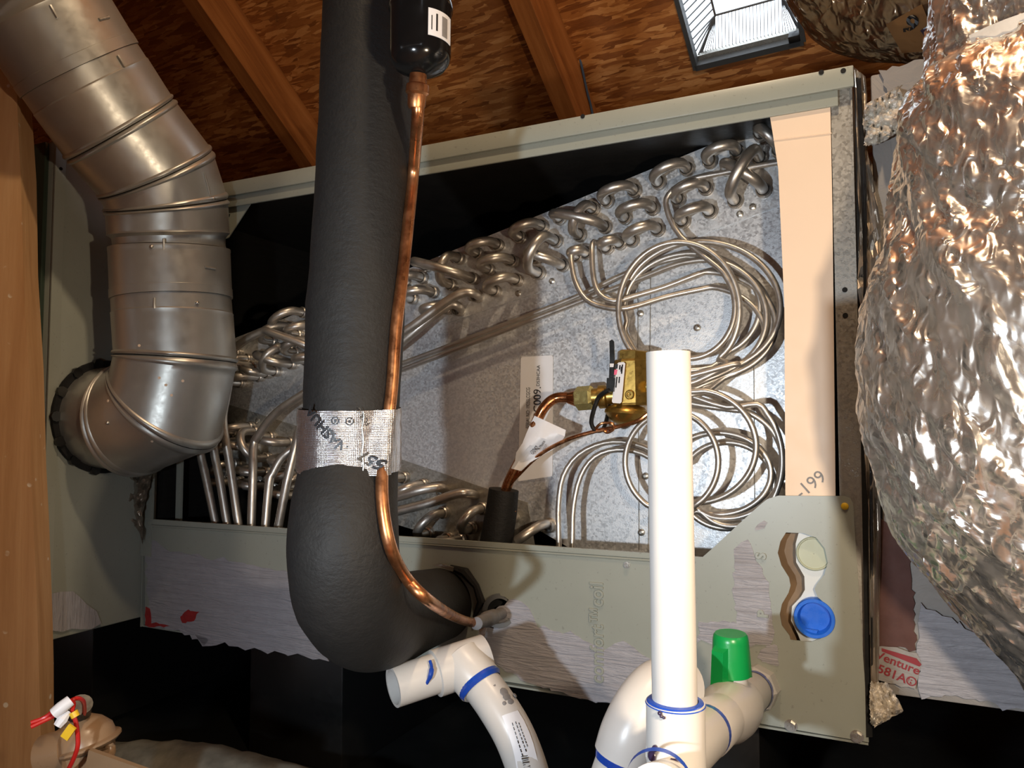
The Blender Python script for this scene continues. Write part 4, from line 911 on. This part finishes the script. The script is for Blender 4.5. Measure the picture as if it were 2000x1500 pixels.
# ================================================================== PAN, SUPPORTS, FLOAT SWITCH, DUSTY DUCT
pan = thing('drain_pan', K(.5, .2, 0), 'large black plastic drain pan below the units', 'pan')
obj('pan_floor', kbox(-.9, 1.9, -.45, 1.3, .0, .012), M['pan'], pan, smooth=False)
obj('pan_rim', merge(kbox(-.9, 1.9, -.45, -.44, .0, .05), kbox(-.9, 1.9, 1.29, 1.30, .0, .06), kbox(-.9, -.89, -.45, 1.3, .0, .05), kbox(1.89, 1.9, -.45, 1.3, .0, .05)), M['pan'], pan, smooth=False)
for s0 in (.10, .62):
    b = obj('support_block', kbox(s0, s0 + .16, .05, .45, .012, ZB, .003), M['black']); tag(b, 'black support block under the coil cabinet, %s' % ('right one' if s0 < .3 else 'left one'), 'block', 'support blocks under the units')
bb = obj('shade_backing', kbox(-.9, 1.9, .93, .96, .012, .36), M['pan'], smooth=False); tag(bb, 'added black sheet behind the units, standing in for the shade there', 'board')  # black sheet added so the space beneath the units stays dark
fs = thing('float_switch', P(150, 1490, .62), 'tan plastic float switch with red wires at the bottom left', 'float switch')
fz = .62
obj('switch_dome', lathe(P(166, 1460, fz), P(152, 1392, fz), .0245, [(0, .96), (.10, 1.10), (.16, 1.10), (.2, .96), (.45, .9), (.7, .66), (.84, .40), (.86, .36), (1, .34)], 36), M['tanpl'], fs)
obj('switch_body', lathe(P(166, 1459, fz), P(166, 1640, fz), .0225, [(0, .95), (1, .9)], 32), M['tanpl'], fs)
obj('side_barrel', cyl(P(90, 1476, fz - .01), P(140, 1462, fz - .012), .016, 24), M['tanpl'], fs)
c = P(214, 1466, fz); obj('thumb_knob', lathe(c + Vector((0, 0, -.02)), c + Vector((0, 0, .006)), .0042, [(0, .8), (.6, .8), (.7, 1.1), (.9, 1.0), (1, .5)], 16), M['tanpl'], fs)
obj('bracket_bar', box(Matrix.Translation(P(250, 1500, .585)) @ Matrix.Rotation(math.radians(-12), 4, 'Z') @ Matrix.Rotation(math.radians(12), 4, 'Y'), -.034, .04, -.002, .002, -.012, .004), M['brown'], fs, smooth=False)
obj('drop_stem', sweep([P(160, 1600, .62), Vector((P(160, 1600, .62).x, .62, .012))], .010, 16), M['tanpl'], fs)
obj('red_wire', sweep(bezpts([P(60, 1420, .56), P(85, 1408, .565), P(108, 1396, .57), P(130, 1375, .575), P(150, 1364, .58), P(163, 1371, .59), P(165, 1395, .61)], 6), .0016, 8), M['redwire'], fs)
obj('red_wire', sweep(bezpts([P(60, 1412, .562), P(90, 1400, .567), P(125, 1372, .57), P(143, 1372, .575), P(141, 1392, .575), P(148, 1410, .575), P(152, 1440, .575), P(150, 1465, .575), P(135, 1500, .58), P(120, 1520, .59)], 6), .0016, 8), M['redwire'], fs)
obj('wire_tag', sweep([P(105, 1394, .566), P(120, 1382, .568), P(138, 1368, .572)], [.0042, .0046, .0042], 10), M['white'], fs)
obj('wire_tag', sweep([P(112, 1418, .566), P(122, 1405, .568), P(134, 1390, .572)], [.003, .004, .002], 8), M['white'], fs)
obj('yellow_marker', sweep([P(143, 1390, .572), P(148, 1400, .572)], .003, 10), M['yellow'], fs)
obj('yellow_marker', box(Matrix.Translation(P(134, 1430, .565)) @ Matrix.Rotation(.6, 4, 'Y'), -.003, .003, -.001, .001, -.005, .005), M['yellow'], fs, smooth=False)
obj('black_bushing', cyl(P(158, 1376, .61), P(154, 1398, .62), .0085, 16), M['black'], fs)
def duct_mesh(centers, radii, sides, n, amp, fr, seed, squash=1.0):
    path = bezpts(centers, n); rad = []
    for i in range(len(path)):
        j = min(len(radii) - 2, i // n); t = (i - j * n) / n; t = t * t * (3 - 2 * t); rad.append(radii[j] * (1 - t) + radii[j + 1] * t)
    V, F = sweep(path, rad, sides); out = []
    for i, v in enumerate(V):
        c = path[min(len(path) - 1, i // sides)]; d = (v - c); dn = d.normalized() if d.length > 0 else d; q = Vector((v.x, v.y, v.z * .55)) * fr + Vector((seed, 0, 0))
        f = noise.noise(q) * 1.0 + abs(noise.noise(q * 2.3)) * .8 - .3 + (abs(noise.noise(q * 5.1)) - .2) * .35
        out.append(v + dn * f * amp)
    return out, F
dd = obj('wrapped_duct', duct_mesh([P(60, 1560, 1.0), P(250, 1545, .93), P(400, 1560, .88), P(620, 1610, .82), P(900, 1700, .78)], [.05, .055, .055, .05, .045], 40, 14, .004, 30, 2), M['dust'])
tag(dd, 'dusty grey wrapped duct lying low beside the float switch', 'duct')

# ================================================================== PLENUM and right side
pl = thing('supply_plenum', K(-.3, .1, .2), 'taupe duct board plenum smeared with mastic, right of the coil cabinet', 'plenum')
obj('plenum_box', kbox(-.62, -.016, .006, .5, CZ - .238, CZ + .327, .002), M['duct'], pl, M=FM(.006))
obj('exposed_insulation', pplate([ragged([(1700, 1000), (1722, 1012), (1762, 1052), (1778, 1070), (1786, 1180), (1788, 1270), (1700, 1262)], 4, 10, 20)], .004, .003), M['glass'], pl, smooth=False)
obj('corner_strip', pplate([[(1692, 300), (1704, 320), (1712, 560), (1716, 900), (1712, 1240), (1698, 1240), (1694, 800)]], -.002, .004), M['post'], pl, smooth=False)
smear([(1798, 1180), (1830, 1196), (1900, 1230), (2050, 1340), (2050, 1392), (1965, 1384), (1958, 1390), (1940, 1372), (1860, 1358), (1800, 1362), (1790, 1280)], 30, 'mastic', .002, .002, 6, 12, par=pl)
smear([(1720, 140), (1810, 112), (1800, 200), (1775, 260), (1760, 360), (1750, 480), (1730, 420), (1745, 300), (1740, 200)], 31, 'duct', .003, .002, 4, 12, par=pl)
obj('print_tape', pplate([ragged([(1706, 1264), (1735, 1262), (1790, 1275), (1800, 1300), (1786, 1346), (1712, 1328)], 2, 12, 33)], .001, .0006), M['duct'], pl, smooth=False)
ptext('Venture', 1710, 1278, 1796, 1312, 15, .0003, pl, 'red', .02); ptext('1581A®', 1706, 1302, 1790, 1336, 16, .0003, pl, 'red', .02)
obj('red_stripe', pplate([[(1722, 1266), (1790, 1286), (1800, 1298), (1796, 1302), (1722, 1272)]], .0003, .0003), M['red'], pl, smooth=False)
psup = obj('support_block', kbox(-.5, -.2, .1, .45, .012, CZ - .238, .003), M['black']); tag(psup, 'black support block under the plenum', 'block', 'support blocks under the units')

def crumple(left, right, nu, off, amp, fr, seed, name, mat, par=None, thick=.0006, edge=3.0):
    """strip between two pixel polylines (same length), crumpled out of the cabinet plane"""
    def samp(pl_, t):
        k = t * (len(pl_) - 1); i = min(len(pl_) - 2, int(k)); f = k - i; return pl_[i][0] * (1 - f) + pl_[i + 1][0] * f, pl_[i][1] * (1 - f) + pl_[i + 1][1] * f
    nv = nu * 3 if len(left) > 3 else nu * 2; V, F = [], []
    for j in range(nv + 1):
        t = j / nv; a = samp(left, t); b = samp(right, t)
        for i in range(nu + 1):
            u = i / nu; x = a[0] * (1 - u) + b[0] * u; y = a[1] * (1 - u) + b[1] * u; e = abs(u - .5) * 2
            x += noise.noise(Vector((j * .6, seed, i * .3))) * edge * e; y += noise.noise(Vector((i * .7, j * .4, seed))) * edge
            q = Vector((x * fr, y * fr * .7, seed)); f = abs(noise.noise(q)) * 1.3 + noise.noise(q * 2.7) * .5
            V.append(C(x, y, off - f * amp))
    for j in range(nv):
        for i in range(nu): k = j * (nu + 1) + i; F.append((k, k + 1, k + nu + 2, k + nu + 1))
    m_ = len(V); V += [v + NV * thick for v in V]; F += [tuple(i + m_ for i in reversed(f)) for f in F]
    o = obj(name, (V, F), M[mat], par, smooth=False); return o
fp = crumple([(1690, 205), (1683, 235), (1690, 262), (1688, 284)], [(1755, 168), (1772, 205), (1768, 250), (1710, 284)], 22, -.004, .022, .06, 3.3, 'foil_flap', 'crumple')
tag(fp, 'bright crumpled foil flap at the top right corner of the coil cabinet', 'foil')
t1_ = crumple([(1668, 132), (1674, 300), (1678, 480), (1676, 560), (1686, 700), (1688, 860), (1698, 1060), (1700, 1330)], [(1690, 150), (1696, 300), (1718, 420), (1730, 545), (1720, 640), (1712, 760), (1722, 1000), (1716, 1340)], 10, -.002, .014, .035, 7.7, 'foil_tape_strip', 'tapefoil')
tag(t1_, 'long creased foil tape strip peeling along the cabinet right edge', 'foil tape')
t2_ = crumple([(1672, 152), (1680, 300), (1687, 520), (1682, 700), (1700, 900), (1700, 1300)], [(1682, 152), (1690, 300), (1694, 520), (1692, 700), (1706, 900), (1706, 1300)], 3, -.012, .008, .03, 4.1, 'foil_tape_edge', 'black', par=None)
tag(t2_, 'dark peeled tape edge beside the galvanised post', 'foil tape')
gp = obj('gap_shade_strip', pplate([[(1668, 150), (1676, 150), (1704, 1440), (1692, 1440)]], -.0015, .004), M['hole'], case, smooth=False)  # flat black strip painted in for the shade of the open gap
sc1 = crumple([(1700, 1330), (1698, 1370), (1700, 1412)], [(1735, 1335), (1766, 1388), (1708, 1420)], 18, -.006, .02, .07, 5.2, 'foil_scrap', 'crumple'); tag(sc1, 'torn foil scrap at the bottom right corner of the lower panel', 'foil')
sc2 = crumple([(252, 925), (246, 960), (250, 1010), (274, 1040)], [(298, 915), (292, 950), (278, 1000), (279, 1070)], 10, -.01, .018, .05, 9.1, 'foil_drip', 'tapefoil'); tag(sc2, 'dull torn foil tape hanging in the corner below the flue elbow', 'foil tape')

# ================================================================== FOIL DUCTS
def lr(y, left, depth, r): return P(left, y, depth) + Vector((r * (depth / .53) , 0, 0)), r
secs = [(-420, 1862, .54, .078), (-200, 1858, .535, .076), (-20, 1856, .53, .073), (60, 1856, .53, .072), (118, 1850, .53, .073), (150, 1812, .525, .090), (230, 1790, .52, .100), (350, 1780, .515, .107), (450, 1766, .515, .111), (560, 1730, .51, .122), (700, 1722, .51, .127), (850, 1734, .51, .127), (950, 1762, .51, .125), (1050, 1800, .51, .123), (1150, 1868, .51, .118), (1250, 1952, .51, .113), (1340, 2030, .51, .105), (1500, 2130, .51, .095)]
cen, rd = [], []
for y, l, d, r in secs:
    c = P(l, y, d); cen.append(c + Vector((r * 1.04, r * .05, 0))); rd.append(r)
def foil_duct(name, cen, rd, sides, n, amp, seed, mat, label, folds):
    path = bezpts(cen, n); rad = []
    for i in range(len(path)):
        j = min(len(rd) - 2, i // n); t = (i - j * n) / n; rad.append(rd[j] * (1 - t) + rd[j + 1] * t)
    V, F = [], []
    for i, c in enumerate(path):
        for k in range(sides):
            w = 2 * PI * k / sides; dn = Vector((math.cos(w), math.sin(w), 0)); v = c + dn * rad[i]
            q = Vector(((w + 5.0 * v.z) * 2.6 + seed, v.z * 6.0, w * .8))
            f = (1 - abs(noise.noise(q * 1.1)) * 2) * .5 + (1 - abs(noise.noise(q * 2.6 + Vector((3, 1, 0)))) * 2) * .28 + noise.noise(q * 6.5) * .22 + (1 - 2 * abs(noise.noise(q * 13))) * .10
            V.append(v + dn * f * amp + Vector((0, 0, noise.noise(q * 3) * amp * .5)))
    for i in range(len(path) - 1):
        for k in range(sides): F.append((i * sides + k, i * sides + (k + 1) % sides, (i + 1) * sides + (k + 1) % sides, (i + 1) * sides + k))
    t = thing(name, cen[len(cen) // 2], label, 'duct')
    obj('foil_jacket', (V, F), M[mat], t)
    return t, path, rad
big, bpth, brad = foil_duct('flexible_duct', cen, rd, 220, 14, .011, 1.7, 'foil', 'large crinkled silver foil flexible duct hanging at the right', 1)
b = obj('strap_band', sweep([Vector((c.x, c.y, c.z)) for c in (cen[4] + Vector((0, 0, .006)), cen[4] - Vector((0, 0, .004)))], [rd[4] + .006] * 2, 48, cap=False), M['crumple'], big)
# upper foil duct (horizontal, printed film)
cen2 = [P(1600, -300, .88), P(1640, -160, .91), P(1700, -52, .94), P(1790, -30, .90), P(1900, -45, .84), P(2050, -60, .80)]
rd2 = [.082, .086, .092, .086, .084, .082]
t_u = thing('printed_duct', cen2[2], 'dim brown-silver foil duct printed with a large 9, above the cabinet corner', 'duct')
path = bezpts(cen2, 20); radl = []
for i in range(len(path)):
    j = min(len(rd2) - 2, i // 20); t = (i - j * 20) / 20; radl.append(rd2[j] * (1 - t) + rd2[j + 1] * t)
g = sweep(path, radl, 120); V = []
for i, v in enumerate(g[0]):
    ii = min(len(path) - 1, i // 120); c = path[ii]; dn = (v - c).normalized(); w = (i % 120) / 120 * 2 * PI
    q = Vector((math.cos(w) * 3.2, math.sin(w) * 3.2, ii * .045)); f = (1 - 2 * abs(noise.noise(q * 1.6))) * .5 + noise.noise(q * 4) * .35
    V.append(v + dn * f * .006)
obj('foil_jacket', (V, g[1]), M['foil2'], t_u)
def on_duct2(px, py, out=.006):
    r = ray(px, py).normalized(); best = None
    for s in range(300, 1600, 4):
        p = CAM + r * (s / 1000); 
        d = min((((p - path[i]).length - radl[i]) for i in range(0, len(path), 2)))
        if d < out: return p
    return CAM + r * 1.0
def duct_quad(pts, name, mat, n=8, out=.007):
    V, F = [], []
    for j in range(n + 1):
        for i in range(n + 1):
            u, v = i / n, j / n
            x = (pts[0][0] * (1 - u) + pts[1][0] * u) * (1 - v) + (pts[3][0] * (1 - u) + pts[2][0] * u) * v
            y = (pts[0][1] * (1 - u) + pts[1][1] * u) * (1 - v) + (pts[3][1] * (1 - u) + pts[2][1] * u) * v
            V.append(on_duct2(x, y, out))
    for j in range(n):
        for i in range(n): k = j * (n + 1) + i; F.append((k, k + 1, k + n + 2, k + n + 1))
    return obj(name, (V, F), M[mat], t_u)
duct_quad([(1730, 48), (1800, 8), (1845, 40), (1836, 104)][0:2] + [(1838, 98), (1762, 104)], 'printed_film', 'brownpaper')
duct_quad([(1797, 60), (1832, 36), (1842, 62), (1826, 98)], 'dark_print', 'primer', 6, .0085)
g = text_geo('9', 1.0, 0, 0, 'CENTER', .02)
mn = min(v.y for v in g[0]); mx = max(v.y for v in g[0]); V = []
rotm = Matrix.Rotation(math.radians(-62), 2)
for v in g[0]:
    q = Vector((v.x, (v.y - (mn + mx) / 2))) * (40 / (mx - mn)); q = Matrix.Rotation(math.radians(62), 2) @ q if False else q
    a = math.radians(-32); x = q.x * math.cos(a) - q.y * math.sin(a); y = q.x * math.sin(a) + q.y * math.cos(a)
    V.append(on_duct2(1778 + x, 48 - y, .0085))
obj('printed_number', (V, g[1]), M['ink'], t_u, smooth=False)
print('objects', len(bpy.data.objects))
